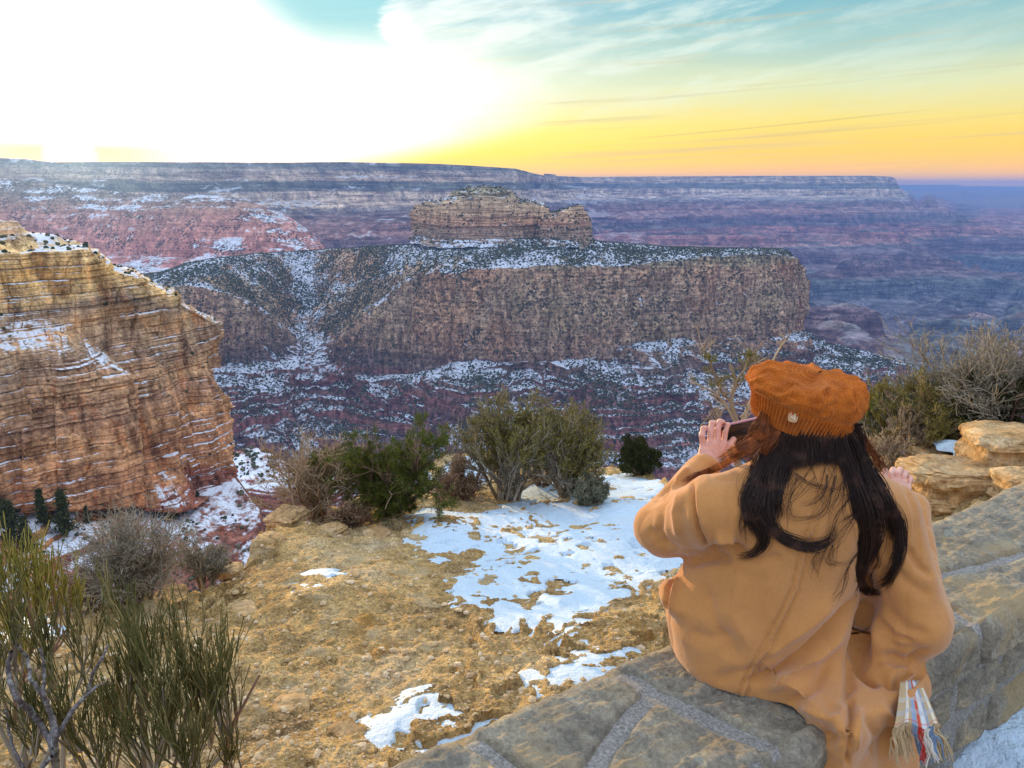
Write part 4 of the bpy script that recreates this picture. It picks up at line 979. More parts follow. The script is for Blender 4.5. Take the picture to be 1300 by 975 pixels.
# ---- hand: palm frame given by wrist, hand centre, side direction
def hand_fn(w, palm, side, back, fingers, thumb):
    """fingers: list of 4 chains of points; returns sdf"""
    def f(X, Y, Z):
        d = cone(X, Y, Z, w, w+(palm-w)*.4, .022, .026)
        for k, o in enumerate((-.030, -.011, .010, .028)):
            b = w+side*o*.55+(palm-w)*.35; d = smin(d, cone(X, Y, Z, b, fingers[k][0], .015, .0105), .012)
        for ch, r in zip(fingers, (.0088, .0092, .009, .0078)):
            for i in range(len(ch)-1): d = smin(d, cone(X, Y, Z, ch[i], ch[i+1], r*(1-.07*i), r*(1-.07*(i+1))), .0028)
        for i in range(len(thumb)-1): d = smin(d, cone(X, Y, Z, thumb[i], thumb[i+1], .0125-.001*i, .0115-.0012*i), .006)
        return d
    return f
def mk_body():
    nz = headc+FD*.1
    def f(X, Y, Z):
        d = ellip(X, Y, Z, headc+np.array([0, .0, -.020]), (.074, .094, .095))
        d = smin(d, ellip(X, Y, Z, headc+FD*.035-UP*.055, (.052, .06, .06)), .03)
        d = smin(d, cone(X, Y, Z, headc+FD*.088-UP*.005, headc+FD*.106-UP*.028, .009, .013), .012)      # nose
        d = smin(d, ellip(X, Y, Z, headc+FD*.088-UP*.055, (.024, .012, .009)), .008)                   # lips
        for s in (-1, 1):
            d = smin(d, ellip(X, Y, Z, headc+RT*s*.076-UP*.012, (.010, .018, .030)), .006)              # ears
            d = np.maximum(d, -ellip(X, Y, Z, headc+FD*.098+RT*s*.030+UP*.006, (.016, .012, .009)))
            d = smin(d, ellip(X, Y, Z, headc+FD*.084+RT*s*.030+UP*.006, (.011, .011, .011)), .003)
        d = smin(d, cone(X, Y, Z, headc-UP*.05-FD*.02, c7-UP*.02+FD*.02, .054, .058), .03)
        d = smin(d, cone(X, Y, Z, c7-UP*.10+FD*.04, pel+UP*.02, .115, .125), .06)
        for a, b, c, e in ((shL, elL, wrL, 0), (shR, elR, wrR, 0)):
            d = smin(d, cone(X, Y, Z, c7-UP*.08, a, .06, .05), .04)
            d = smin(d, cone(X, Y, Z, a, b, .05, .038), .02); d = smin(d, cone(X, Y, Z, b, c, .038, .024), .015)
        for k, ft in ((kneeL, footL), (kneeR, footR)):
            d = smin(d, cone(X, Y, Z, pel+(k-pel)*np.array([.6, .1, .6]), k, .085, .058), .04)
            d = smin(d, cone(X, Y, Z, k, ft, .056, .034), .02); d = smin(d, cone(X, Y, Z, ft, ft+FD*.16-UP*.02, .034, .030), .02)
        return d
    V, Q = sdf_mesh(f, (.30, 1.40, .02), (1.22, 2.48, 1.32), .0065, 1)
    # left hand, raised, fingers up, holding the end of the phone
    def hand(w, fu, dep, sgn):
        palm = pp(*fu[0]); fing = []
        for ch in fu[1]: fing.append([pp(*q) for q in ch])
        side = fing[3][0]-fing[0][0]; side /= np.linalg.norm(side)
        th = [pp(*q) for q in fu[2]]
        fn = hand_fn(w, palm, side, None, fing, th)
        allp = np.array([w, palm]+sum(fing, [])+th); lo = allp.min(0)-.035; hi = allp.max(0)+.035
        return sdf_mesh(fn, lo, hi, .0016, 2)
    hl = ((905, 572, 1.965), [[(893, 566, 1.96), (891, 553, 1.965), (893, 544, 1.975), (896, 543, 1.99)], [(902, 561, 1.965), (902, 547, 1.975), (904, 537, 1.985), (908, 537, 2.0)],
                             [(911, 560, 1.97), (911, 545, 1.98), (914, 535, 1.99), (918, 536, 2.005)], [(919, 563, 1.975), (921, 548, 1.985), (924, 539, 1.995), (927, 540, 2.01)]],
          [(908, 580, 1.965), (919, 574, 1.975), (926, 565, 1.985), (931, 558, 1.99)])
    hr = ((1139, 618, 1.94), [[(1132, 612, 1.95), (1130, 602, 1.96), (1134, 596, 1.975), (1138, 600, 1.99)], [(1139, 611, 1.95), (1139, 601, 1.96), (1143, 596, 1.975), (1146, 601, 1.99)],
                             [(1146, 614, 1.95), (1147, 605, 1.96), (1150, 600, 1.975), (1152, 605, 1.99)], [(1152, 619, 1.95), (1154, 611, 1.96), (1156, 607, 1.975), (1157, 612, 1.985)]],
          [(1136, 626, 1.94), (1126, 616, 1.93), (1122, 606, 1.935), (1124, 598, 1.945)])
    V1, Q1 = hand(wrL, hl, 0, 1); V2, Q2 = hand(pp(1140, 640, 1.91), hr, 0, -1)
    Vs = np.concatenate([V, V1, V2]); Qs = np.concatenate([Q, Q1+len(V), Q2+len(V)+len(V1)])
    m = NT('skin'); p = m.pos
    c = m.mix(m.map(m.noise(p, 60, 4), .35, .65), (.60, .33, .25), (.72, .42, .33))
    mt = m.out(c, .5, m.bump(m.noise(p, 500, 3), .25, .0008), .35, Subsurface_Weight=.15, Subsurface_Scale=.01)
    o = mesh_obj('person', Vs, Qs, mt)
    tag(o, 'person in camel coat and orange knit cap sitting on the wall, holding a phone', 'person')
    return o

# ---- knitted cap
roll = R(16); hx = np.array([math.cos(roll), .10, -math.sin(roll)]); hx /= np.linalg.norm(hx)
hz = np.array([math.sin(roll)*.9, -.05, 1]); hz -= hx*(hz@hx); hz /= np.linalg.norm(hz); hy = np.cross(hz, hx)
HO = headc+UP*-.003+np.array([.004, -.006, 0])
def mk_cap(parent):
    nu, nv = 1100, 300; th = np.linspace(0, 2*np.pi, nu, endpoint=False)[None, :]
    kt = [0, .10, .40, .52, .62, .74, .86, .95, 1.]
    t = np.linspace(0, 1, nv)
    def ci(x, a, b):   # smooth interp
        y = np.interp(x, a, b); k = 21; kk = np.hanning(k); kk /= kk.sum(); return np.convolve(np.pad(y, k//2, 'edge'), kk, 'valid')
    rho = ci(t, [0, .03, .10, .38, .50, .60, .72, .84, .94, 1.], [.094, .101, .108, .121, .128, .130, .122, .096, .048, .0])[:, None]
    hh = ci(t, [0, .03, .10, .38, .50, .60, .72, .84, .94, 1.], [-.022, -.034, -.034, .020, .038, .056, .078, .096, .105, .106])[:, None]
    T = t[:, None]+0*th; rho = rho+0*th; hh = hh+0*th
    band = sm(.44, .36, T)*(.3+.7*sm(.10, .22, T))*sm(0, .05, T); crown = sm(.42, .50, T)
    ribs = (np.abs(np.sin(th*44))**1.2)*.0062*band
    # cables on the crown: pairs of strands crossing
    def cable(nn, seed, w):
        a = (th*nn/(2*np.pi)+T*.6) % 1-.5; ph = T*19+seed
        s1 = .17*np.sin(ph); s2 = -s1
        b = np.exp(-((a-s1)/w)**2)*(1+.3*np.cos(ph)); c = np.exp(-((a-s2)/w)**2)*(1-.3*np.cos(ph)); return np.maximum(b, c)
    cab = cable(10, 0, .14)*.0075*crown*sm(1.0, .8, T)
    fine = np.abs(np.sin(th*52))*.0016*crown*sm(1, .85, T)+(np.sin(th*180+np.sin(T*140)*.9)*np.sin(T*240))*.0007*crown+np.sin(T*300)*.0005*band
    sl = 1+.12*np.cos(th-math.pi)*sm(.25, .6, T)+.03*np.cos(2*th)         # slouches out to the left
    lump = fbm(v3(np.cos(th)*2.2*rho*9, np.sin(th)*2.2*rho*9, T*2), 3, 211)*.007*sm(.3, .6, T)
    dent = -.016*np.exp(-(((np.cos(th)*rho+.045)/.03)**2+((np.sin(th)*rho+.035)/.045)**2))*sm(.5, .7, T)
    r = rho*sl+ribs+cab*.8+fine+lump*.7*sm(1, .85, T)
    h = hh+(cab+fine+lump)*sm(.6, .85, T)+dent+.016*np.cos(th-math.pi)*0*sm(.3, .7, T)
    h = h+.018*sm(.35, .7, T)*np.cos(th)*sm(1.05, .8, T)
    G = HO+hx*(r*np.cos(th))[..., None]*1.0+hy*(r*np.sin(th))[..., None]*.98+hz*h[..., None]
    m = NT('orange_knit'); p = m.pos
    n = m.noise(p, 260, 4, .8); n2 = m.noise(p, 28, 3)
    c = m.mix(m.map(n2, .3, .7), (.36, .088, .012), (.53, .145, .018)); c = m.mix(.5, c, m.mix(1, c, m.ramp(n, [(.35, (.5, .45, .4)), (.62, (1.35, 1.35, 1.3))]), 'MULTIPLY'))
    mt = m.out(c, .9, m.bump(n, .8, .0025), .1, Sheen_Weight=.5, Sheen_Roughness=.4, Sheen_Tint=(1, .6, .3, 1))
    o = grid_obj('knit_cap', G, mt, parent, wrap=True)
    # fuzz: short wool fibres standing off the knit
    rg = np.random.default_rng(3); n = 9000; i = rg.integers(8, nv-4, n); j = rg.integers(0, nu, n)
    du = G[:, (np.arange(nu)+1) % nu]-G; dv = np.gradient(G, axis=0); NN = np.cross(du, dv); NN /= np.linalg.norm(NN, axis=-1, keepdims=True)+1e-9
    cen = HO+hz*.03; s = np.sign(((G-cen)*NN).sum(-1, keepdims=True)); NN = NN*s
    b = G[i, j]; d = NN[i, j]+rg.normal(0, .7, (n, 3)); d /= np.linalg.norm(d, axis=1, keepdims=True); L = rg.uniform(.002, .006, n)[:, None]
    sd = np.cross(d, rg.normal(0, 1, (n, 3))); sd /= np.linalg.norm(sd, axis=1, keepdims=True); sd *= .00016
    mid = b+d*L*.6+rg.normal(0, .0008, (n, 3)); tip = mid+(d+rg.normal(0, .5, (n, 3)))*L*.4
    Vf = np.stack([b-sd, b+sd, mid+sd*.8, mid-sd*.8, tip], 1).reshape(-1, 3); k = np.arange(n)*5
    m2 = NT('wool_fuzz'); m2 = m2.out((.75, .26, .05), .9, None, .1)
    f1 = np.stack([k, k+1, k+2, k+3], 1); f2 = np.stack([k+3, k+2, k+4], 1)
    fz = mesh_obj('fuzz', Vf, [f1, f2], m2, o); fz['kind'] = 'stuff'
    return o, G

# ---- hair: locks of fine strands laid along traced curves
def catmull(Pc, n):
    Pc = np.asarray(Pc, float); A = np.concatenate([2*Pc[:1]-Pc[1:2], Pc, 2*Pc[-1:]-Pc[-2:-1]]); s = np.linspace(0, len(Pc)-1-1e-6, n); i = s.astype(int); f = (s-i)[:, None]
    p0, p1, p2, p3 = A[i], A[i+1], A[i+2], A[i+3]
    return .5*((2*p1)+(-p0+p2)*f+(2*p0-5*p1+4*p2-p3)*f**2+(-p0+3*p1-3*p2+p3)*f**3)
def tubes(paths, radii, k=4):
    """paths (n,m,3), radii (n,m) -> verts, quads"""
    n, m = paths.shape[:2]; tg = np.gradient(paths, axis=1); tg /= np.linalg.norm(tg, axis=-1, keepdims=True)+1e-9
    a = np.array([.3, .5, .8]); s = np.cross(tg, a); s /= np.linalg.norm(s, axis=-1, keepdims=True)+1e-9; b = np.cross(tg, s)
    an = np.arange(k)*2*np.pi/k
    V = paths[:, :, None]+radii[:, :, None, None]*(s[:, :, None]*np.cos(an)[:, None]+b[:, :, None]*np.sin(an)[:, None])
    base = (np.arange(n)*m*k)[:, None, None]; i = np.arange(m-1)[None, :, None]*k; j = np.arange(k)[None, None, :]; j2 = (j+1) % k
    Fq = np.stack([base+i+j, base+i+j2, base+i+k+j2, base+i+k+j], -1).reshape(-1, 4)
    return V.reshape(-1, 3), Fq
def hair_mat(name, c0, c1, rough=.5):
    m = NT(name); r = m.n('ShaderNodeNewGeometry').outputs['Random Per Island']
    c = m.mix(r, c0, c1); c = m.mix(m.map(m.noise(m.pos, 22, 3, .6), .52, .68, 0, .6, True), c, tuple(min(1, q*2.2+.004) for q in c1)); return m.out(c, rough, None, .3)
def mk_hair(parent, bvh):
    rg = np.random.default_rng(17)
    def surf(u, v, lift):
        o = Vector((0, 0, CZ)); t = Vector(P(u, v, 1.6)); d = (t-o).normalized(); hit = bvh.ray_cast(o, d)
        if hit[0] is None: return np.array(P(u, v, 1.62))
        return np.array(hit[0])-np.array(d)*lift
    acc = {0: [[], []], 1: [[], []]}
    def lock(pts, n, w0, w1, kind=0, m=30, rad=.00075, lift=.012, wob=.004, tip=.75, wm=None):
        C0 = np.array([surf(u, v, lift*(.25+.75*float(sm(548, 590, v)))) if Y is None else np.array(P(u, v, Y)) for (u, v, Y) in pts])
        # never deeper than a smooth line
        cv = catmull(C0, m); cv = np.stack([np.convolve(np.pad(cv[:, k], 2, 'edge'), np.ones(5)/5, 'valid') for k in range(3)], 1)
        tg = np.gradient(cv, axis=0); tg /= np.linalg.norm(tg, axis=1, keepdims=True)+1e-9
        vw = cv-np.array([0, 0, CZ]); vw /= np.linalg.norm(vw, axis=1, keepdims=True); sd = np.cross(tg, vw); sd /= np.linalg.norm(sd, axis=1, keepdims=True)+1e-9
        t = np.linspace(0, 1, m); wm_ = wm if wm else (w0+w1)/2*1.1
        w = np.interp(t, [0, .5, 1], [w0, wm_, w1])
        a = rg.normal(0, .5, n).clip(-1.1, 1.1); b = rg.normal(0, .35, n)
        off = a[:, None]*w[None]*(1+.25*np.sin(t[None]*11+rg.uniform(0,6)))+wob*1.5*np.sin(t[None]*rg.uniform(3, 9, n)[:, None]+rg.uniform(0, 6, n)[:, None])*(t[None]**.7)+rg.normal(0, .0012, (n, m)).cumsum(1)*.35
        dp = b[:, None]*w[None]*.45+.002*np.sin(t[None]*7+rg.uniform(0, 6, n)[:, None])
        end = rg.uniform(tip, 1, n)
        tt = t[None]*end[:, None]; idx = tt*(m-1); i0 = np.clip(idx.astype(int), 0, m-2); f = (idx-i0)[..., None]
        c = cv[i0]*(1-f)+cv[i0+1]*f; s_ = sd[i0]
        path = c+s_*off[..., None]-vw[i0]*np.maximum(dp, -.004)[..., None]
        r = rad*(.6+.6*rg.random(n))[:, None]*np.interp(t, [0, .7, 1], [1, .85, .15])[None]
        V, Fq = tubes(path, r+0*path[..., 0], 4); acc[kind][0].append(V); acc[kind][1].append(Fq)
    N_ = None
    # black mass across the nape
    for k in range(15):
        u0 = 985+k*7.2
        lock([(u0, 520+k*1.2, None), (u0+1, 548, None), (u0-1+(k-7)*.9, 572, N_), (u0+(k-7)*1.6, 598+4*math.sin(k*.5), N_)], 110, .012, .010, m=16, lift=.016, tip=.8, rad=.0009)
    # left side falling forward to the shoulder blade, curling in
    lock([(992, 538, N_), (976, 575, N_), (962, 610, N_), (952, 640, N_), (958, 670, N_), (972, 690, N_)], 260, .016, .012, wm=.020)
    lock([(1000, 545, N_), (985, 590, N_), (975, 630, N_), (978, 665, N_), (996, 684, N_), (1022, 694, N_), (1046, 692, N_), (1060, 678, N_), (1062, 662, N_)], 150, .018, .006, wm=.014, tip=.5)
    lock([(985, 560, N_), (962, 600, N_), (950, 640, N_), (966, 665, N_), (971, 688, N_), (955, 704, N_), (930, 707, N_)], 180, .014, .004, wm=.014, tip=.6)
    lock([(1005, 550, N_), (992, 590, N_), (984, 630, N_), (990, 660, N_)], 200, .018, .010, wm=.018)
    lock([(970, 600, N_), (948, 620, N_), (945, 650, N_), (943, 672, N_), (949, 690, N_)], 16, .004, .001, tip=.6)
    # right side: long locks down the shoulder
    lock([(1072, 545, N_), (1092, 580, N_), (1108, 612, N_), (1126, 640, N_), (1140, 660, N_), (1144, 685, N_), (1140, 715, N_), (1124, 742, N_), (1106, 746, N_)], 230, .014, .006, wm=.013, tip=.6)
    lock([(1068, 548, N_), (1085, 590, N_), (1098, 630, N_), (1108, 665, N_), (1105, 700, N_), (1092, 725, N_), (1086, 742, N_)], 380, .020, .010, wm=.024, tip=.55)
    lock([(1060, 552, N_), (1078, 600, N_), (1092, 650, N_), (1096, 700, N_), (1089, 735, N_), (1102, 752, N_), (1122, 752, N_)], 240, .018, .003, wm=.018, tip=.75)
    lock([(1078, 552, N_), (1100, 590, N_), (1118, 630, N_), (1130, 655, N_), (1134, 690, N_)], 240, .012, .008, wm=.016)
    # left hair, orange sunlight put into its colour, blown towards the raised hand
    lock([(976, 512, N_), (968, 535, N_), (958, 562, N_), (948, 590, N_)], 160, .010, .012, 1, wm=.014, lift=.02)
    lock([(985, 525, N_), (962, 560, N_), (935, 580, N_), (905, 596, N_), (880, 606, N_), (862, 612, N_)], 130, .012, .002, 1, wm=.008, tip=.6, lift=.018)
    lock([(980, 520, N_), (955, 556, N_), (930, 572, N_), (908, 584, N_)], 110, .010, .003, 1, wm=.008, tip=.7, lift=.022)
    lock([(990, 530, N_), (975, 565, N_), (960, 590, N_), (955, 625, N_)], 160, .012, .008, 1, wm=.012)
    lock([(1090, 548, N_), (1105, 570, N_), (1118, 590, N_), (1128, 606, N_)], 60, .006, .004, 1, wm=.008)
    # loose wisps over the back
    W = [[(1008, 600), (1030, 616), (1060, 622), (1096, 618)], [(1062, 600), (1052, 640), (1040, 655), (1010, 660), (998, 650)], [(1090, 612), (1075, 640), (1062, 655), (1050, 690), (1036, 720), (1034, 735), (1044, 742)],
         [(1096, 640), (1080, 665), (1062, 690), (1056, 715), (1062, 735)], [(1080, 600), (1068, 622), (1058, 640), (1040, 650)], [(1100, 660), (1085, 655), (1070, 662), (1058, 690)], [(1012, 605), (1002, 640), (1010, 675)],
         [(1090, 700), (1076, 720), (1070, 745), (1060, 762), (1052, 768)], [(1100, 720), (1090, 745), (1082, 765)], [(1136, 690), (1128, 720), (1112, 738), (1108, 756)], [(1140, 700), (1132, 735), (1120, 756)], [(1110, 690), (1116, 715), (1106, 738), (1116, 756), (1126, 748)],
         [(950, 640), (944, 660), (943, 680), (949, 694)], [(1050, 600), (1045, 625), (1026, 640), (1012, 636)], [(1040, 700), (1032, 716), (1036, 732)], [(1100, 610), (1088, 628), (1072, 632), (1060, 645)], [(1058, 690), (1050, 712), (1066, 716), (1086, 712)]]
    for w in W: lock([(a, b, None) for a, b in w], 9, .003, .002, m=26, rad=.0004, lift=.014, tip=.6, wm=.006)
    for q in range(22):
        k = rg.integers(0, 3); u0 = (980, 1030, 1090)[k]+rg.uniform(-22, 22); v0 = 560+rg.uniform(0, 50)
        pts = [(u0, v0, None)]; a = rg.uniform(1.1, 2.0)
        for s in range(rg.integers(3, 6)): a += rg.normal(0, .45); l = 26; pts.append((pts[-1][0]+l*math.cos(a), pts[-1][1]+l*math.sin(a), None))
        lock(pts, 3, .002, .002, m=26, rad=.0004, lift=.014, tip=.6)
    outp = []
    mats = [hair_mat('dark_hair', (.006, .004, .004), (.045, .020, .012)), hair_mat('sunlit_hair', (.09, .022, .007), (.26, .075, .018))]  # second material carries the orange sunlight in its colour
    for k in (0, 1):
        V = np.concatenate(acc[k][0]); o = 0; Fs = []
        for v_, f_ in zip(*acc[k]): Fs.append(f_+o); o += len(v_)
        outp.append((V, np.concatenate(Fs)))
    V = np.concatenate([outp[0][0], outp[1][0]]); Fq = np.concatenate([outp[0][1], outp[1][1]+len(outp[0][0])])
    h = mesh_obj('hair', V, Fq, mats[0], parent); h.data.materials.append(mats[1])
    mi = np.zeros(len(Fq), np.int32); mi[len(outp[0][1]):] = 1; h.data.polygons.foreach_set('material_index', mi)
    return h

def mk_person():
    body = mk_body()
    coat, CV, CQ = mk_coat(body)
    cap, CG = mk_cap(body)
    # hair under-volume hugging skull and nape
    def hf(X, Y, Z):
        d = ellip(X, Y, Z, headc+np.array([.004, -.014, -.022]), (.090, .096, .090))
        d = smin(d, ellip(X, Y, Z, headc+np.array([.020, -.045, -.075]), (.088, .052, .06)), .03)
        d = np.maximum(d, -(ellip(X, Y, Z, headc+FD*.12-UP*.03, (.07, .07, .12))))
        return d
    V, Q = sdf_mesh(hf, headc-.2, headc+.17, .005, 1)
    hb = mesh_obj('hair_mass', V, Q, hair_mat('hair_base', (.008, .005, .005), (.010, .006, .005), .6), body)
    allV = np.concatenate([CV, V]); allQ = np.concatenate([CQ, Q+len(CV)])
    cg = CG[:100].reshape(-1, 3)
    bvh = BVHTree.FromPolygons([tuple(p) for p in allV], [tuple(q) for q in allQ.tolist()])
    hair = mk_hair(body, bvh)
    V = hb.data; 
    # patch on the cap
    o = Vector((0, 0, CZ)); t = Vector(P(1007, 529, 1.6)); d = (t-o).normalized()
    gv = CG.reshape(-1, 3); gf = grid_faces(CG.shape[1], CG.shape[0], True); bc = BVHTree.FromPolygons([tuple(p) for p in gv], [tuple(q) for q in gf.tolist()])
    hit = bc.ray_cast(o, d)
    if hit[0] is not None:
        c0 = np.array(hit[0])-np.array(d)*.003; ax = np.array([.97, 0, -.2]); nn = -np.array(d); ay = np.cross(nn, ax); ay /= np.linalg.norm(ay); ax = np.cross(ay, nn)
        n = 28; an = np.arange(n)*2*np.pi/n; rr = .0125*(np.abs(np.cos(an))**4+np.abs(np.sin(an))**4)**(-1/4.)
        ring = c0+ax*(rr*np.cos(an))[:, None]*.85+ay*(rr*np.sin(an))[:, None]
        vv = np.concatenate([ring, ring-nn*.004, ring[:1]*0+c0+nn*.0008]); ff = [tuple((i, (i+1) % n, 2*n)) for i in range(n)]+[(i+n, (i+1) % n+n, (i+1) % n, i) for i in range(n)]
        pm = NT('patch_leather'); pm = pm.out((.55, .33, .16), .6)
        pt = mesh_obj('patch', vv, ff, pm, cap, smooth=False)
        # the mark: a looped curl like a small letter
        mk = [(-.005, .0045), (-.001, .0065), (.004, .0055), (.0055, .001), (.003, -.003), (-.001, -.004), (-.0042, -.0015), (-.002, .0015), (.002, .0005), (.0045, -.0055), (.0065, -.006)]
        path = np.array([c0+ax*a*.9+ay*b+nn*.0014 for a, b in catmull(np.array([(a, b, 0) for a, b in mk]), 40)[:, :2]])
        Vt, Ft = tubes(path[None], np.full((1, 40), .0008), 6); mm = NT('patch_mark'); mesh_obj('mark', Vt, Ft, mm.out((.90, .78, .60), .6), cap)
    # trousers and boots
    def tf(X, Y, Z):
        d = None
        for k, ft in ((kneeL, footL), (kneeR, footR)):
            a = cone(X, Y, Z, pel+(k-pel)*np.array([.6, .3, .6]), k, .092, .068); a = smin(a, cone(X, Y, Z, k, ft+UP*.06, .066, .055), .02)
            d = a if d is None else smin(d, a, .01)
        return np.maximum(d, (footL[2]+.05)-Z)
    V, Q = sdf_mesh(tf, (.35, 1.70, .1), (1.08, 2.32, .80), .007, 1); mm = NT('dark_denim'); mesh_obj('trousers', V, Q, mm.out((.03, .035, .05), .9), body)
    mm = NT('boot_leather'); bm_ = mm.out((.06, .035, .02), .5)
    for ft in (footL, footR):
        def bf(X, Y, Z):
            a = cone(X, Y, Z, ft+UP*.09, ft, .052, .050); a = smin(a, cone(X, Y, Z, ft, ft+FD*.17-UP*.02, .046, .040), .02); return np.maximum(a, ft[2]-.05-Z)
        V, Q = sdf_mesh(bf, ft-np.array([.08, .08, .08]), ft+np.array([.12, .26, .16]), .006, 1); mesh_obj('boot', V, Q, bm_, body)
    # scarf end hanging below the sleeve
    m = NT('plaid_wool'); uv = m.n('ShaderNodeUVMap').outputs[0]; x, y, z = m.sep(uv)
    base = (.38, .27, .13)
    def stripe(co, c, w): return m.math('LESS_THAN', m.math('ABSOLUTE', m.math('SUBTRACT', co, c)), w)
    c = m.mix(m.map(m.noise(m.pos, 300, 3), .3, .7), base, (.50, .38, .21))
    for cen, wd, col in ((.30, .05, (.70, .66, .56)), (.46, .045, (.22, .33, .48)), (.545, .028, (.55, .05, .04)), (.64, .05, (.55, .62, .66)), (.74, .03, (.2, .3, .42)), (.93, .04, (.72, .66, .5))): c = m.mix(m.math('MULTIPLY', stripe(x, cen, wd), .9), c, col)
    for cen, wd, col in ((.35, .05, (.50, .47, .42)), (.62, .05, (.36, .40, .44)), (.85, .02, (.5, .08, .06))): c = m.mix(m.math('MULTIPLY', stripe(y, cen, wd), .5), c, col)
    sm_ = m.out(c, .9, m.bump(m.noise(m.pos, 500, 3), .6, .001), .1, Sheen_Weight=.3)
    nu, nv = 60, 50
    sc_root = None
    def ydep(u, v, lift):
        t = Vector(P(u, v, 1.6)); d = (t-Vector((0, 0, CZ))).normalized(); h = bvh.ray_cast(Vector((0, 0, CZ)), d); return (h[0].y if h[0] else 1.6)-lift
    ya = ydep(1142, 872, .015); yb = min(ydep(1134, 920, .02), ydep(1140, 950, .02)); L0 = [pp(1143, 866, ya), pp(1131, 920, yb)]; R0 = [pp(1169, 864, ya+.03), pp(1193, 922, yb+.045)]
    S_, T_ = np.meshgrid(np.linspace(0, 1, nu), np.linspace(0, 1, nv)); G = ((L0[0]*(1-T_[..., None])+L0[1]*T_[..., None])*(1-S_[..., None])+(R0[0]*(1-T_[..., None])+R0[1]*T_[..., None])*S_[..., None])
    G = G+np.array([-.3, -.9, .25])*(.016*np.sin(S_*10+T_*1.5)*(.3+.7*T_)+.02*np.sin(T_*2.2))[..., None]
    nrm = np.array([.35, .9, -.1]); G2 = G+nrm*.005
    vv = np.concatenate([G.reshape(-1, 3), G2.reshape(-1, 3)]); f = grid_faces(nu, nv); k = nu*nv
    rim = []; idx = list(range(nu))+[nu*(i+1)-1 for i in range(1, nv)]+[nu*(nv-1)+i for i in range(nu-2, -1, -1)]+[nu*i for i in range(nv-2, 0, -1)]
    rim = np.array([(a, b, b+k, a+k) for a, b in zip(idx, idx[1:]+idx[:1])]); ff = np.concatenate([f, f[:, ::-1]+k, rim])
    sf = mesh_obj('scarf', vv, ff, sm_, body); sf['label'] = 'plaid wool scarf end with long fringe'
    uvl = sf.data.uv_layers.new(name='UVMap'); uvv = np.concatenate([np.stack([S_, T_], -1).reshape(-1, 2)]*2)
    li = np.zeros(len(sf.data.loops), np.int32); sf.data.loops.foreach_get('vertex_index', li); uvl.data.foreach_set('uv', uvv[li].ravel().astype(np.float32))
    rg = np.random.default_rng(9); groups = [((.55, .42, .24), []), ((.55, .05, .04), []), ((.22, .33, .48), []), ((.75, .7, .6), [])]
    for i in range(46):
        s = (i+.5)/46+rg.normal(0, .006); b = G[-1, int(np.clip(s, 0, 1)*(nu-1))]
        e1 = b+np.array([rg.normal(.004, .006)+.012*s, rg.normal(0, .005), -.035]); e2 = e1+np.array([rg.normal(.010, .008), rg.normal(-.002, .006), -.045+rg.normal(0, .006)])
        path = catmull(np.array([b+np.array([0, 0, .006]), b-np.array([0, 0, .012]), e1, e2]), 14)
        g = 0 if s < .42 or s > .85 else (2 if s < .50 else (1 if s < .62 else (3 if s < .72 else 2)))
        for q in range(3): groups[g][1].append(path+rg.normal(0, .0009, 3)+np.cumsum(rg.normal(0, .0005, (14, 3)), 0))
    for k_, (col, ps) in enumerate(groups):
        if ps:
            mm = NT('fringe_yarn'); V_, F_ = tubes(np.array(ps), np.full((len(ps), 14), .00095), 5); mesh_obj('fringe', V_, F_, mm.out(col, .9), sf)
    # red lining glimpse at the coat opening
    mm = NT('red_lining'); V, Q = sdf_mesh(lambda X, Y, Z: ellip(X, Y, Z, pp(1101, 850, 1.585), (.010, .012, .022)), pp(1101, 850, 1.585)-.04, pp(1101, 850, 1.585)+.04, .003, 1); mesh_obj('lining', V, Q, mm.out((.55, .02, .015), .8), body)
    # phone in landscape, held at its left end
    a, b = pp(915, 556, 2.0), pp(1012, 534, 2.01); ax = (b-a)/np.linalg.norm(b-a); L = .155; c = a+ax*L*.5; ay = np.cross(ax, FD); ay /= np.linalg.norm(ay); ay = ay if ay[2] > 0 else -ay
    az_ = np.cross(ax, ay)
    def slab(L, Hh, D, r, off):
        n = 8; pts = []
        for (sx, sy, a0) in ((1, 1, 0), (-1, 1, 90), (-1, -1, 180), (1, -1, 270)):
            for q in range(n+1): an = R(a0+90*q/n); pts.append((sx*(L/2-r)+r*math.cos(an), sy*(Hh/2-r)+r*math.sin(an)))
        pts = np.array(pts); m_ = len(pts); rings = []
        for dz, s in ((-D/2, .985), (-D/2+.001, 1), (D/2-.001, 1), (D/2, .985)): rings.append(c+ax*(pts[:, 0]*s)[:, None]+ay*(pts[:, 1]*s)[:, None]+az_*(dz+off))
        vv = np.concatenate(rings); ff = [tuple(range(m_-1, -1, -1)), tuple(range(3*m_, 4*m_))]
        for k in range(3): ff += [(k*m_+i, k*m_+(i+1) % m_, (k+1)*m_+(i+1) % m_, (k+1)*m_+i) for i in range(m_)]
        return vv, ff
    root = empty('phone', tuple(c)); tag(root, 'dark phone with a pink case held up in the raised hand', 'phone'); off = -c
    vv, ff = slab(L, .075, .009, .009, 0); mm = NT('phone_case'); mesh_obj('case', vv+off, ff, mm.out((.42, .22, .24), .5), root)
    sg = -1 if (az_@(np.array([0, 0, CZ])-c)) < 0 else 1
    vv, ff = slab(L-.008, .068, .002, .007, sg*.0050); mm = NT('phone_glass'); mesh_obj('screen', vv+off, ff, mm.out((.012, .014, .018), .12, None, .5), root)
    return body
PERSON = mk_person()
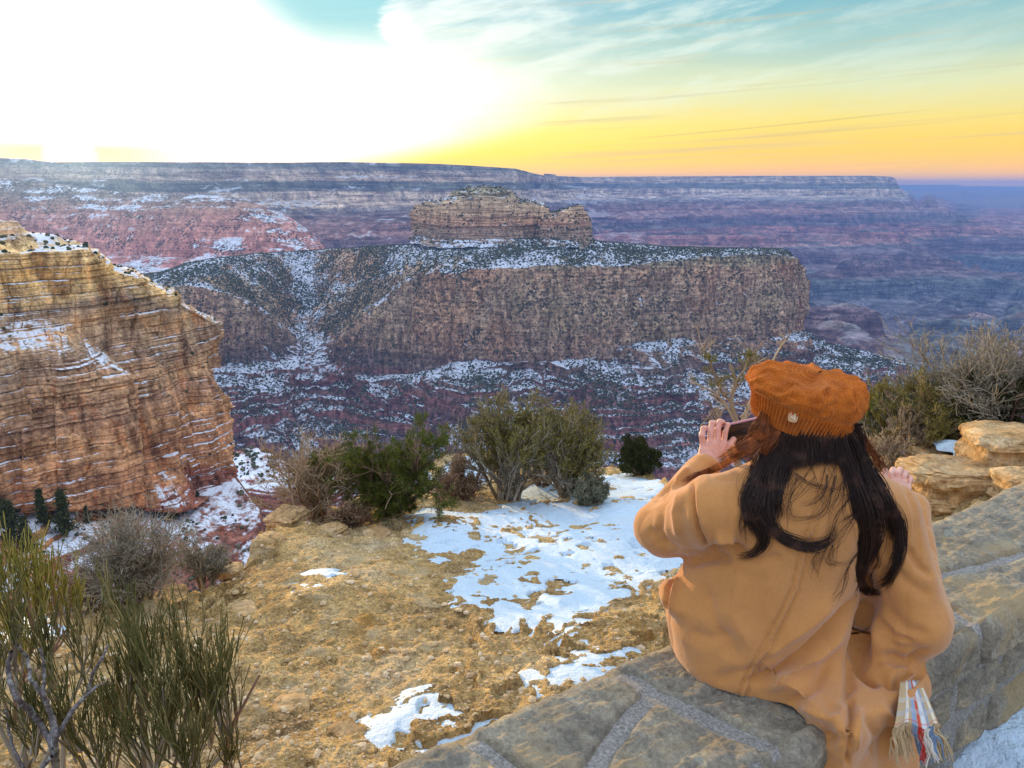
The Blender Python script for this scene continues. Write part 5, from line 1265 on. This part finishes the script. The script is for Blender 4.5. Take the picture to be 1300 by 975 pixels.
# ------------------------------------------------------------------ plants and rocks of the overlook
def norm(a): return a/(np.linalg.norm(a, axis=-1, keepdims=True)+1e-9)
def grow(rg, base, dirs, lens, rads, levels, up=.0, wig=.25, m0=14):
    """levels: (children per branch, length ratio, radius ratio, spread, points, t range start); returns [(paths, radii)]"""
    out = []; P0, D0, L0, R0 = base, norm(dirs), lens, rads; m = m0; lv = [None]+list(levels)
    for li, L in enumerate(lv):
        if L is not None:
            nch, lr, rr, spread, m, t0 = L; paths, radii = out[-1]; n, mm = paths.shape[:2]
            t = rg.uniform(t0, 1, (n, nch)); t[:, 0] = .97; idx = np.clip((t*(mm-1)).astype(int), 0, mm-2)
            I = np.arange(n)[:, None]
            P0 = paths[I, idx].reshape(-1, 3); tg = norm(paths[I, idx+1]-paths[I, idx]).reshape(-1, 3)
            rnd = norm(rg.normal(0, 1, tg.shape)); rnd = norm(rnd-tg*(rnd*tg).sum(1, keepdims=True))
            sp = (spread*rg.uniform(.5, 1.2, len(tg)))[:, None]; D0 = norm(tg*np.cos(sp)+rnd*np.sin(sp)+np.array([0, 0, up]))
            L0 = (np.repeat(L0, nch)*lr*rg.uniform(.6, 1.25, len(tg))*(1.15-.4*t.ravel())); R0 = np.maximum(radii[I, idx].ravel()*rr, 0)
        n = len(P0); s = np.linspace(0, 1, m)
        d = D0[:, None, :]+np.cumsum(rg.normal(0, wig/math.sqrt(m), (n, m, 3)), 1)+np.array([0, 0, up])*s[None, :, None]
        d = norm(d); step = (L0/(m-1))[:, None, None]
        paths = P0[:, None]+np.concatenate([np.zeros((n, 1, 3)), np.cumsum(d[:, :-1]*step, 1)], 1)
        radii = R0[:, None]*np.linspace(1, .45, m)[None]
        out.append((paths, radii))
    return out
def join_tubes(parts):
    V, Fq, o = [], [], 0
    for pth, rad, k in parts:
        v, f = tubes(pth, rad, k); V.append(v); Fq.append(f+o); o += len(v)
    return np.concatenate(V), np.concatenate(Fq)
def leaf_quads(rg, pos, size, asp=.35, up=.3, along=None):
    n = len(pos); d = norm(rg.normal(0, 1, (n, 3))+np.array([0, 0, up]) if along is None else along+rg.normal(0, .45, (n, 3))); w = norm(np.cross(d, rg.normal(0, 1, (n, 3))))
    s = (size*rg.uniform(.55, 1.35, n))[:, None]; nn = np.cross(d, w)
    V = np.stack([pos, pos+d*s*.5+w*s*asp*.5+nn*s*.06, pos+d*s, pos+d*s*.5-w*s*asp*.5+nn*s*.06], 1).reshape(-1, 3)
    return V, np.arange(n*4).reshape(-1, 4)
def ramp_mat(name, cols, rough=.85, transl=0):
    m = NT(name); r = m.n('ShaderNodeNewGeometry').outputs['Random Per Island']; n = m.noise(m.pos, 6, 3)
    r = m.math('ADD', m.math('MULTIPLY', r, .7), m.math('MULTIPLY', n, .3))
    return m.out(m.ramp(r, [(i/(len(cols)-1)*.8+.08, c) for i, c in enumerate(cols)]), rough, None, .15)
MB_ = dict(
 grey=ramp_mat('grey_bark', [(.13, .105, .075), (.27, .235, .175), (.44, .39, .30)]),
 tan=ramp_mat('tan_twigs', [(.17, .115, .07), (.34, .25, .16), (.50, .40, .27)]),
 brown=ramp_mat('brown_bark', [(.09, .055, .04), (.20, .13, .095), (.30, .21, .16)]),
 rust=ramp_mat('rusty_twigs', [(.14, .07, .05), (.28, .17, .12), (.42, .30, .22)]),
 broom=ramp_mat('green_stems', [(.045, .050, .018), (.095, .098, .030), (.165, .150, .052), (.30, .23, .10)]),
 broomy=ramp_mat('yellow_green_stems', [(.10, .10, .02), (.19, .18, .035), (.30, .27, .06), (.38, .32, .11)]),
 olive=ramp_mat('olive_leaves', [(.07, .075, .018), (.14, .135, .028), (.24, .20, .045), (.34, .26, .07)]),
 tanleaf=ramp_mat('dry_leaves', [(.20, .15, .07), (.34, .26, .11), (.46, .37, .18)]),
 pine=ramp_mat('pine_needles', [(.030, .045, .012), (.075, .105, .022), (.14, .17, .032), (.25, .25, .05)]),
 jun=ramp_mat('juniper_leaves', [(.022, .030, .012), (.045, .055, .020), (.085, .09, .03)]),
 sage=ramp_mat('sage_leaves', [(.11, .115, .075), (.21, .21, .14), (.32, .31, .21)]))
def bush(name, label, cat, u, v, hpx, wpx, kind, seed, group=None, Yadd=0, sink=.03, lean=(0, 0), at=None, dens=1.0):
    rg = np.random.default_rng(seed)
    x, y, z = at if at else on_ground(u, v); y += Yadd
    if Yadd: x = P(u, v, y)[0]; z = gz(x, y)
    sc = y*1.02/F; H = hpx*sc*1.28; W = wpx*sc/2*1.08; root = empty(name, (x, y, z-sink)); tag(root, label, cat, group)
    px = max(y/800, .0009)           # a render pixel at that distance
    def base(n, r): a = rg.uniform(0, 6.28, n); q = r*np.sqrt(rg.random(n)); return np.stack([q*np.cos(a), q*np.sin(a)*.8, 0*q], 1)
    def fan(n, tilt):
        a = rg.uniform(0, 6.28, n); t = tilt*np.sqrt(rg.random(n)); return np.stack([np.sin(t)*np.cos(a)+lean[0], np.sin(t)*np.sin(a)*.8+lean[1], np.cos(t)], 1)
    tl = math.atan2(W, H*.8)
    bark = MB_['grey']; green = None; parts = []; leaves = None; gp = []
    def clip_dome(pos, k=1.0):   # keep inside an uneven dome
        q = np.sqrt((pos[:, 0]/W)**2+(pos[:, 1]/W)**2+np.clip(pos[:, 2]/H, 0, None)**2); return q < k*(1+.28*noise(pos/max(W, H)*3.1+seed, seed))
    if kind == 'broom' or kind == 'broomy':
        n = int(16*dens); b = base(n, W*.18); lv = grow(rg, b, fan(n, tl*.9), np.full(n, H*.42), np.full(n, max(px*2.2, .006)), [(5, .62, .62, .35, 8, .35), (5, .85, .55, .28, 9, .2), (5, .9, .6, .24, 9, .15)], up=.25, wig=.35, m0=8)
        parts = [(lv[0][0], lv[0][1], 6), (lv[1][0], lv[1][1], 5)]; bark = MB_['brown']
        for l in (2, 3): gp.append((lv[l][0], np.maximum(lv[l][1], px*.42), 4))
        green = MB_[kind]
    elif kind in ('twig', 'tan', 'rust'):
        n = int(13*dens); b = base(n, W*.22); lv = grow(rg, b, fan(n, tl*1.05), np.full(n, H*.52)*rg.uniform(.8, 1.2, n), np.full(n, max(px*2., .007)), [(6, .6, .6, .6, 7, .2), (6, .62, .55, .65, 6, .15), (5, .6, .6, .7, 5, .1)], up=.12, wig=.5, m0=9)
        parts = [(p_, np.maximum(r_, px*.28), 5 if i < 2 else 3) for i, (p_, r_) in enumerate(lv)]; bark = MB_[{'twig': 'grey', 'tan': 'tan', 'rust': 'rust'}[kind]]
        tp = lv[3][0].reshape(-1, 3); k = rg.random(len(tp)) < (.26 if kind == 'twig' else .2); pos = tp[k]; leaves = leaf_quads(rg, pos, max(px*2.0, .006), .5); green = MB_[{'twig': 'sage', 'tan': 'tanleaf', 'rust': 'tanleaf'}[kind]]
    elif kind in ('olive', 'sage', 'yellow'):
        n = int(14*dens); b = base(n, W*.22); lv = grow(rg, b, fan(n, tl), np.full(n, H*.50)*rg.uniform(.75, 1.2, n), np.full(n, max(px*2.2, .008)), [(6, .6, .6, .5, 7, .25), (6, .6, .55, .5, 6, .2), (5, .55, .6, .5, 5, .1)], up=.22, wig=.45, m0=9)
        parts = [(p_, np.maximum(r_, px*.3), 5 if i < 2 else 3) for i, (p_, r_) in enumerate(lv)]; bark = MB_['grey' if kind != 'yellow' else 'tan']
        P3 = lv[3][0]; hgt = P3[:, -1, 2]/H; keep = (hgt > (.35 if kind != 'sage' else .1)+.25*noise(P3[:, -1]/W*2, seed)); tp = P3[keep][:, 1:].reshape(-1, 3); al = np.repeat(norm(P3[keep][:, -1]-P3[keep][:, 0]), P3.shape[1]-1, 0)
        rp = 3; pos = np.repeat(tp, rp, 0)+rg.normal(0, px*.8, (len(tp)*rp, 3)); leaves = leaf_quads(rg, pos, max(px*2.6, .007), .34, along=np.repeat(al, rp, 0)); green = MB_[{'olive': 'olive', 'sage': 'sage', 'yellow': 'olive'}[kind]]
    elif kind in ('pine', 'juniper'):
        n = int(9*dens); b = base(n, W*.10); lv = grow(rg, b, fan(n, tl*1.25), np.full(n, H*.62)*rg.uniform(.7, 1.15, n), np.full(n, max(px*3.2, .014)), [(7, .55, .5, .75, 8, .15), (7, .5, .5, .75, 6, .15), (4, .5, .6, .7, 4, .2)], up=.10, wig=.45, m0=9)
        parts = [(p_, np.maximum(r_, px*.35), 5) for p_, r_ in lv[:3]]; bark = MB_['brown']
        P3 = lv[3][0]; P3 = P3[noise(P3[:, 0]/max(W, .1)*2.6, seed+3) > -.38]
        tp = P3.reshape(-1, 3); tp = tp[tp[:, 2] > H*.08]; al = norm(tp-np.array([0, 0, H*.25])); rp = 11 if kind == 'pine' else 6
        pos = np.repeat(tp, rp, 0)+rg.normal(0, px*1.2, (len(tp)*rp, 3)); leaves = leaf_quads(rg, pos, max(px*(3.1 if kind == 'pine' else 2.8), .010), .16 if kind == 'pine' else .4, along=np.repeat(al, rp, 0)+np.array([0, 0, .3]))
        green = MB_['pine' if kind == 'pine' else 'jun']
    V, Fq = join_tubes(parts); mesh_obj('stems', V, Fq, bark, root)
    if gp: V, Fq = join_tubes(gp); mesh_obj('green_stems', V, Fq, green, root)
    if leaves is not None and len(leaves[0]): mesh_obj('foliage', leaves[0], leaves[1], green, root, smooth=False)
    return root

G1 = 'shrubs along the rim of the overlook'
bush('pinyon_bush', 'dense dark green young pine bush at the rim, left of the snow patch', 'bush', 500, 652, 128, 132, 'pine', 1, dens=2.2)
bush('tan_shrub', 'tan twiggy shrub with sparse leaves touching the left side of the pine bush', 'shrub', 405, 660, 136, 90, 'tan', 2, G1, dens=1.5)
bush('dry_shrub', 'low brown dry twigs at the foot of the pine bush', 'shrub', 445, 668, 50, 90, 'rust', 3, G1)
bush('olive_shrub', 'tall olive-tipped shrub with bare grey stems, left half of the clump above the snow', 'shrub', 645, 636, 150, 130, 'olive', 4, G1, dens=1.5)
bush('green_stem_shrub', 'darker green upright-stemmed shrub, right half of the clump above the snow', 'shrub', 722, 636, 128, 116, 'olive', 5, G1, dens=1.4)
bush('stem_tuft', 'green broom-like tuft rising from the back of the clump above the snow', 'shrub', 690, 618, 110, 84, 'broom', 15, G1)
bush('dead_shrub', 'low reddish grey dead shrub mound between the pine bush and the clump', 'shrub', 583, 634, 54, 88, 'rust', 6, G1, dens=1.8)
bush('pale_shrub', 'small pale frosted shrub at the right foot of the clump', 'shrub', 757, 642, 46, 62, 'sage', 7, G1)
bush('juniper_bush', 'small round dark green juniper beyond the snow, left of the raised arm', 'bush', 812, 606, 48, 56, 'juniper', 8)
bush('grey_shrub', 'large bare grey twiggy shrub below the cliff ledge at left', 'shrub', 178, 764, 150, 200, 'twig', 9, G1, dens=2.2)
bush('reddish_shrub', 'low reddish brown shrub on the rim left of the large grey shrub', 'shrub', 105, 775, 66, 110, 'rust', 10, G1, dens=1.3)
bush('grey_twig_shrub', 'smaller grey twiggy shrub right of the large grey shrub', 'shrub', 262, 738, 72, 90, 'twig', 11, G1)
# right hand side, behind the rocks
bush('bare_shrub', 'tall silvery bare-branched shrub at the right edge behind the golden rocks', 'shrub', 1236, 562, 168, 180, 'twig', 21, G1, Yadd=0, dens=2.0)
bush('grey_green_shrub', 'small round grey green shrub standing right above the cap', 'shrub', 1131, 535, 112, 56, 'sage', 22, G1, Yadd=0)
bush('silver_shrub', 'silvery shrub between the small round shrub and the tall bare shrub', 'shrub', 1175, 545, 118, 70, 'sage', 28, G1)
bush('low_sage', 'low pale shrub just right of the cap, under the round shrub', 'shrub', 1100, 545, 72, 52, 'sage', 23, G1)
bush('dark_juniper', 'dark green juniper under the tall bare shrub at the right edge', 'bush', 1272, 568, 112, 100, 'juniper', 24, dens=1.3)
bush('yellow_green_shrub', 'yellow green shrub with grey lower twigs right of the cap', 'shrub', 1165, 590, 132, 124, 'yellow', 25, G1, dens=1.5)
bush('yellow_stem_shrub', 'yellow green broom-like shrub beside the cap', 'shrub', 1115, 592, 118, 76, 'broomy', 27, G1)
bush('bare_twig_shrub', 'bare tan twigs between the cap and the golden rocks', 'shrub', 1122, 628, 86, 76, 'tan', 26, G1, dens=1.3)

# gnarled little tree behind the raised hand
def gnarled_tree():
    x, y, z = on_ground(938, 600); root = empty('gnarled_tree', (x, y, z-.05)); tag(root, 'small gnarled half-dead tree behind the phone and the cap', 'tree')
    rg = np.random.default_rng(31); q = lambda u, v, dy=0: P(u, v, y+dy)-np.array([x, y, z-.05]); sc = y/F
    ch = [[(938, 604), (934, 570), (936, 540), (928, 510), (934, 485), (926, 462)], [(934, 560), (945, 530), (955, 505), (972, 480), (985, 450), (1003, 424)], [(936, 540), (922, 515), (908, 500), (890, 490), (872, 480)],
          [(930, 512), (915, 495), (905, 470), (898, 450), (888, 440)], [(934, 485), (945, 470), (955, 462), (965, 458)], [(940, 530), (952, 520), (962, 530), (975, 540)], [(936, 560), (920, 545), (912, 530), (900, 522)]]
    ps = np.array([catmull(np.array([q(u, v, (i % 2)*.08) for u, v in c]), 16) for i, c in enumerate(ch)]); rr = np.array([5.2, 3.2, 2.4, 2.2, 2., 1.6, 1.6])*sc
    rad = rr[:, None]*np.linspace(1, .3, 16)[None]
    n = len(ps); par = [(ps, rad, 7)]
    I = np.repeat(np.arange(n), 12); T = rg.integers(4, 15, len(I)); b = ps[I, T]; tg = norm(ps[I, T]-ps[I, T-1]); d = norm(tg+rg.normal(0, .7, tg.shape)+np.array([0, 0, .2]))
    lv = grow(rg, b, d, np.full(len(b), 24*sc)*rg.uniform(.5, 1.3, len(b)), np.full(len(b), 1.0*sc), [(5, .6, .6, .6, 6, .2)], up=.1, wig=.6, m0=8)
    par += [(lv[0][0], np.maximum(lv[0][1], sc*.4), 4), (lv[1][0], np.maximum(lv[1][1], sc*.3), 3)]
    V, Fq = join_tubes(par); mesh_obj('branches', V, Fq, MB_['tan'], root)
    tp = lv[1][0]; c1 = q(934, 462); c2 = q(900, 470); dd = np.minimum(np.linalg.norm(tp[:, -1]-c1, axis=1), np.linalg.norm(tp[:, -1]-c2, axis=1)+6*sc); tp = tp[dd < 30*sc].reshape(-1, 3)
    pos = np.repeat(tp, 4, 0)+rg.normal(0, 2*sc, (len(tp)*4, 3)); v, f = leaf_quads(rg, pos, 3.2*sc, .35); mesh_obj('foliage', v, f, MB_['olive'], root, smooth=False)
gnarled_tree()

# ---- near shrubs at the lower left corner
def near_broom(name, label, u, v, tufts, seed, mat, woody, Yb=None, rad=.00165, bark='grey'):
    """tufts: (u, v_bottom, v_top, half width px, n stems, dY)"""
    rg = np.random.default_rng(seed); x, y, z = on_ground(u, v) if Yb is None else (float(P(u, v, Yb)[0]), Yb, float(base_z(P(u, v, Yb)[0], Yb)))
    root = empty(name, (x, y, z-.03)); tag(root, label, 'shrub'); o = np.array([x, y, z-.03]); W, Gp = [], []
    for (tu, vb, vt, hw, n, dy) in tufts:
        Y = y+dy; sc = Y/F; b0 = P(tu, vb, Y)-o; L = (vb-vt)*sc*(1.3 if Y < 2.2 else 1.05)
        # woody stem from the base to the tuft
        st = catmull(np.array([np.array([0, 0, 0]), b0*np.array([.35, .35, .45])+rg.normal(0, .015, 3), b0*.8+rg.normal(0, .012, 3), b0]), 18); W.append((st[None], np.linspace(.009, .0045, 18)[None]*woody, 7))
        nb = max(n//6, 3); a = rg.uniform(-1, 1, nb); d = np.stack([a*hw/(vb-vt)*1.15, rg.normal(0, .22, nb), np.ones(nb)], 1)
        lv = grow(rg, b0+rg.normal(0, .012, (nb, 3)), d, L*rg.uniform(.4, .6, nb), np.full(nb, .0036), [(4, .95, .6, .26, 12, .1), (4, .75, .8, .22, 12, .1)], up=.22, wig=.16, m0=12)
        W.append((lv[0][0], lv[0][1], 5))
        for l in (1, 2): Gp.append((lv[l][0], np.clip(lv[l][1], rad*.75, rad*1.25), 5))
    V, Fq = join_tubes(W); mesh_obj('woody_stems', V, Fq, MB_[bark], root)
    V, Fq = join_tubes(Gp); mesh_obj('green_stems', V, Fq, MB_[mat], root)
    return root, o, y
near_broom('joint_fir', 'big green broom-like shrub with upright stems at the lower left, nearest the viewer', 205, 1070,
           [(178, 900, 752, 45, 70, .0), (160, 935, 800, 45, 60, .1), (225, 960, 790, 45, 75, -.05), (262, 945, 785, 42, 75, .05), (290, 935, 800, 38, 60, .0), (195, 985, 850, 50, 70, -.12), (250, 1000, 870, 50, 70, -.15), (135, 1000, 860, 45, 60, -.1), (300, 985, 900, 30, 30, -.05)], 41, 'broom', 1.0, Yb=1.72)
near_broom('joint_fir', 'gnarled lichen-grey branched shrub with fine green stems in the bottom left corner', 50, 1060,
           [(20, 850, 740, 40, 45, .1), (70, 880, 770, 40, 40, .1), (105, 860, 760, 34, 30, .15), (-10, 900, 790, 40, 40, .0), (45, 960, 840, 45, 45, -.1), (100, 960, 850, 40, 45, -.05)], 42, 'broom', .9, Yb=1.66)
near_broom('yellow_broom', 'tall yellow green feathery shrub at the left edge above the gnarled one', 15, 905,
           [(10, 800, 655, 38, 80, .05), (45, 795, 665, 36, 80, .0), (80, 800, 690, 30, 55, .1), (-20, 800, 660, 36, 70, .0), (100, 790, 720, 20, 30, .1), (30, 860, 740, 40, 60, -.1)], 43, 'broomy', .8, Yb=2.35, rad=.0018, bark='brown')
def gnarl():
    # thick lichen-grey limbs of the corner shrub
    root = [o for o in C.objects if o.name.startswith('joint_fir') and 'gnarled' in o.get('label', '')][0]; o = np.array(root.location); Y = o[1]; rg = np.random.default_rng(44)
    ch = [[(62, 1080), (66, 1010), (70, 960), (58, 930), (40, 905), (18, 880), (10, 850), (16, 825)], [(68, 975), (70, 930), (62, 900), (42, 865), (34, 835), (22, 820)], [(68, 950), (66, 915), (56, 880), (56, 850), (52, 822)],
          [(72, 935), (90, 905), (110, 880), (118, 855), (128, 838), (136, 820)], [(100, 893), (122, 872), (135, 866)], [(66, 960), (40, 985), (22, 960), (12, 930), (8, 900)], [(280, 1050), (285, 985), (292, 930), (312, 890), (329, 858)], [(292, 940), (300, 905), (296, 880), (302, 855)], [(240, 1050), (238, 980), (232, 925), (244, 890), (258, 880)]]
    ra = [.0105, .0072, .0062, .0062, .004, .0055, .0075, .004, .006]
    for grp, mt, nm, nd in ((ch[:6], MB_['grey'], 'limbs', root),):
        V, Fq = [], []; off = 0
        for c, r in zip(grp, ra):
            p = catmull(np.array([P(u, v, Y-.16+.04*math.sin(u*.3+v*.05))-o for u, v in c]), 70); p = p+fbm(p/.02+3, 3, 8)[:, None]*.003
            v, f = tubes(p[None], (np.linspace(r, r*.42, 70)*(1+.28*fbm(p/.012, 3, 5)))[None], 10); V.append(v); Fq.append(f+off); off += len(v)
        m = NT('lichen_bark'); q = m.pos; c_ = m.ramp(m.noise(q, 60, 5, .7), [(.35, (.055, .045, .045)), (.5, (.15, .13, .125)), (.62, (.26, .25, .26))]); c_ = m.mix(m.map(m.noise(q, 28, 4, .7), .55, .65, 0, .8), c_, (.36, .40, .36))
        mesh_obj('limbs', np.concatenate(V), np.concatenate(Fq), m.out(c_, .95, m.bump(m.noise(q, 90, 4, .8), 1, .006)), root)
    r2 = [o_ for o_ in C.objects if o_.name.startswith('joint_fir') and 'nearest' in o_.get('label', '')][0]; o = np.array(r2.location); Y = o[1]
    V, Fq = [], []; off = 0
    for c, r in zip(ch[6:], ra[6:]):
        p = catmull(np.array([P(u, v, Y)-o for u, v in c]), 50); v, f = tubes(p[None], (np.linspace(r, r*.4, 50)*(1+.2*fbm(p/.012, 3, 5)))[None], 8); V.append(v); Fq.append(f+off); off += len(v)
    mesh_obj('limbs', np.concatenate(V), np.concatenate(Fq), MB_['rust'], r2)
gnarl()

# ---- conifers on the snowy ledge under the near cliff
def conifer(u, v, hpx, wpx, label, seed, bare=False):
    pu, pv = project(CLIFF_G.reshape(-1, 3)); tt = CLIFF_T.reshape(-1); d = np.hypot(pu-u, pv-v)+np.where(tt > 5.02, 0, 500); i = int(np.argmin(d)); b = CLIFF_G.reshape(-1, 3)[i]
    rg = np.random.default_rng(seed); sc = b[1]/F/.93; H = hpx*sc; W = wpx*sc/2
    root = empty('conifer' if not bare else 'dead_tree', tuple(b)); tag(root, label, 'tree', 'conifers on the snowy ledge' if not bare else None)
    tp = np.stack([np.linspace(0, 1, 12)*0, np.zeros(12), np.linspace(-.5, H, 12)], 1); V, Fq = tubes(tp[None], np.linspace(H*.022, H*.004, 12)[None], 6); mesh_obj('trunk', V, Fq, MB_['brown'], root)
    n = 120 if not bare else 26; t = rg.uniform(.08, .98, n)**.9; a = rg.uniform(0, 6.28, n); L = W*(1.05-t)**.8*rg.uniform(.4, 1.35, n)*(.5 if bare else 1)
    m = 7; s = np.linspace(0, 1, m)[None, :, None]; dr = np.stack([np.cos(a), np.sin(a), -.25+0*a], 1)[:, None]; p = np.stack([0*t, 0*t, t*H], 1)[:, None]+dr*L[:, None, None]*s+np.array([0, 0, .12])*(L[:, None, None]*s**2)
    V, Fq = tubes(p, np.full((n, m), H*.003)*np.linspace(1, .4, m)[None], 3)
    mesh_obj('boughs', V, Fq, MB_['grey' if bare else 'brown'], root)
    if not bare:
        q = p[:, 1:].reshape(-1, 3); q = np.repeat(q, 5, 0)+rg.normal(0, W*.09, (len(q)*5, 3))*np.array([1, 1, .6]); v_, f_ = leaf_quads(rg, q, H*.055, .5, -.5); mesh_obj('crown', v_, f_, MB_['jun'], root, smooth=False)
for a in [(85, 682, 66, 32, 'tallest dark conifer on the snowy ledge, second large one from the left', 1), (56, 668, 52, 20, 'slender conifer just left of the tallest one on the ledge', 2), (18, 690, 62, 34, 'broad dark conifer at the left end of the ledge', 3), (36, 700, 50, 26, 'conifer lower down between the broad and the slender ones', 4),
          (2, 668, 44, 26, 'dark conifer cut by the left edge of the view on the ledge', 5), (112, 664, 24, 12, 'very small conifer right of the tallest one', 6), (151, 648, 30, 13, 'small slender conifer at the foot of the wall, right of the bare snag', 7), (136, 645, 16, 8, 'tiny conifer close left of the small slender one', 8), (222, 660, 20, 16, 'short bushy conifer under the middle of the ledge wall', 9), (252, 640, 18, 10, 'little conifer on the upper ledge towards the cliff corner', 10), (215, 662, 18, 12, 'short conifer touching the bushy one on its left', 11), (5, 520, 20, 22, 'dark bushy tree on the cliff bench at the left edge', 12)]:
    conifer(*a)
conifer(125, 655, 60, 10, 'thin bare dead tree between the conifers on the ledge', 20, bare=True)

# ---- rocks
def rock(u, v, w, h, dpt, label, seed, Y=None, mat=None, flat=.5, name='boulder', lift=0, rot=0, group=None):
    rg = np.random.default_rng(seed)
    if Y is None: x, y, z = on_ground(u, v)
    else: x, y = float(P(u, v, Y)[0]), Y; z = gz(x, y)
    sc = y/F*1.03; a, b, c = w*sc/2, dpt*sc/2, h*sc/2
    n = 150 if w > 40 else 70; th = np.linspace(0, 2*np.pi, n, endpoint=False)[None]; ph = np.linspace(-np.pi/2, np.pi/2, n//2)[:, None]
    sg = lambda q, e: np.sign(q)*np.abs(q)**e
    X = sg(np.cos(ph), .35)*sg(np.cos(th), .5); Y_ = sg(np.cos(ph), .35)*sg(np.sin(th), .5); Z = sg(np.sin(ph), flat)+0*th
    d = v3(X, Y_, Z); r = 1+.20*fbm(d*1.3+seed, 3, seed)+.10*ridged(d*3.1+seed, 3, seed+1)+.035*fbm(d*9, 3, seed+2)
    lay = steps(Z*c+.02*noise(v3(X*2, Y_*2, 0*Z), seed), c*.42, .85, seed)/max(c, 1e-6)
    r = r*(1+.10*noise(v3(np.floor(Z*4.5+.4*X)*3.1, 0*X, 0*X), seed))
    G = v3(X*r*a, Y_*r*b, (Z*(1+.12*fbm(d*2, 3, seed+4))+lay*.3)*c)
    ca, sa = math.cos(rot), math.sin(rot); G = np.stack([G[..., 0]*ca-G[..., 1]*sa, G[..., 0]*sa+G[..., 1]*ca, G[..., 2]], -1)
    o = grid_obj(name, G, mat or M_ROCK, wrap=True); o.location = (x, y, z+c*.55+lift); tag(o, label, 'rock', group); return o
_m = NT('golden_rock'); _p = _m.pos; _n1 = _m.noise(_p, 4, 5, .65); _n2 = _m.noise(_p, 30, 6, .75); _x, _y, _z = _m.sep(_p); _b = _m.noise(_m.comb(_m.math('MULTIPLY', _x, 2.), _m.math('MULTIPLY', _y, 2.), _m.math('MULTIPLY', _z, 34.)), 1, 4, .6)
_c = _m.ramp(_n1, [(.3, (.38, .235, .10)), (.5, (.56, .38, .19)), (.7, (.66, .52, .32))]); _c = _m.mix(.7, _c, _m.mix(1, _c, _m.ramp(_n2, [(.34, (.4, .34, .28)), (.5, (1, 1, 1)), (.65, (1.5, 1.45, 1.35))]), 'MULTIPLY')); _c = _m.mix(.45, _c, _m.mix(1, _c, _m.ramp(_b, [(.38, (.5, .42, .34)), (.5, (1, 1, 1)), (.62, (1.3, 1.28, 1.2))]), 'MULTIPLY'))
M_ROCK = _m.out(_c, .93, _m.bump(_m.math('ADD', _n2, _m.math('MULTIPLY', _b, .8)), 1, .02), .12)
rock(1205, 628, 108, 58, 80, 'golden blocky rock behind the wall, below the blue snow pocket', 51, flat=.45)
rock(1172, 600, 44, 34, 40, 'small golden rock on the left corner of the blocky rock', 52, lift=.03, flat=.5)
rock(1275, 590, 96, 66, 90, 'tall layered golden rock at the right edge', 53, flat=.4)
rock(1240, 566, 60, 34, 60, 'flat-topped golden rock behind the snow pocket', 54, flat=.4)
rock(1300, 632, 70, 46, 70, 'golden rock low at the right edge next to the wall', 55, flat=.45)
rock(1180, 648, 70, 30, 60, 'low golden ledge rock touching the wall right of the shoulder', 56, flat=.4)
for i, (u, v, w, h, d, lb) in enumerate([(290, 722, 34, 14, 30, 'pale flat slab on the rim right of the grey shrubs'), (365, 662, 46, 26, 40, 'pale rounded rock on the rim left of the tan shrub'), (345, 690, 34, 18, 30, 'ochre rock on the rim below the pale rounded one'), (420, 676, 40, 14, 30, 'flat rock under the tan shrub'),
        (310, 775, 40, 10, 30, 'flat pale slab half buried in the open ground at left'), (130, 772, 60, 12, 40, 'long pale slab along the rim behind the green stems'), (215, 758, 50, 12, 36, 'pale rim slab in front of the large grey shrub'), (395, 806, 14, 8, 12, 'small loose stone in the middle of the ochre ground'), (860, 632, 40, 9, 30, 'thin reddish slab at the top right of the snow patch'),
        (480, 680, 36, 10, 30, 'flat stone in front of the pine bush'), (632, 762, 12, 8, 10, 'small dark stone at the lower left edge of the snow'), (370, 905, 60, 20, 46, 'low orange rock at the bottom beside the small snow patch'), (300, 880, 26, 12, 22, 'low orange stone right of the nearest green shrub'), (735, 640, 18, 9, 14, 'little stone poking out of the top of the snow'), (440, 930, 50, 12, 40, 'worn orange slab left of the small snow patch near the wall')]):
    rock(u, v, w, h, d, lb, 60+i, name='stone', flat=.5, rot=i*1.3, lift=-.01)
# snow pocket between the golden rocks
def pocket():
    x, y, z = on_ground(1224, 590); sc = y/F; th = np.linspace(0, 2*np.pi, 60, endpoint=False)[None]; r = np.linspace(0, 1, 14)[:, None]
    q = 1+.25*np.sin(3*th+1)+.12*np.sin(7*th); G = v3(x+r*q*30*sc*np.cos(th), y+.02+r*q*22*sc*np.sin(th)*1.6, float(P(1224, 566, y)[2])+.012*(1-r**2)-.05*r**3+.01*fbm(v3(r*np.cos(th)*4, r*np.sin(th)*4, 0*th), 3, 3))
    o = grid_obj('snow_pocket', G, M_SNOW, wrap=True); tag(o, 'blue-white snow pocket caught between the golden rocks', 'snow', kind='stuff')
pocket()
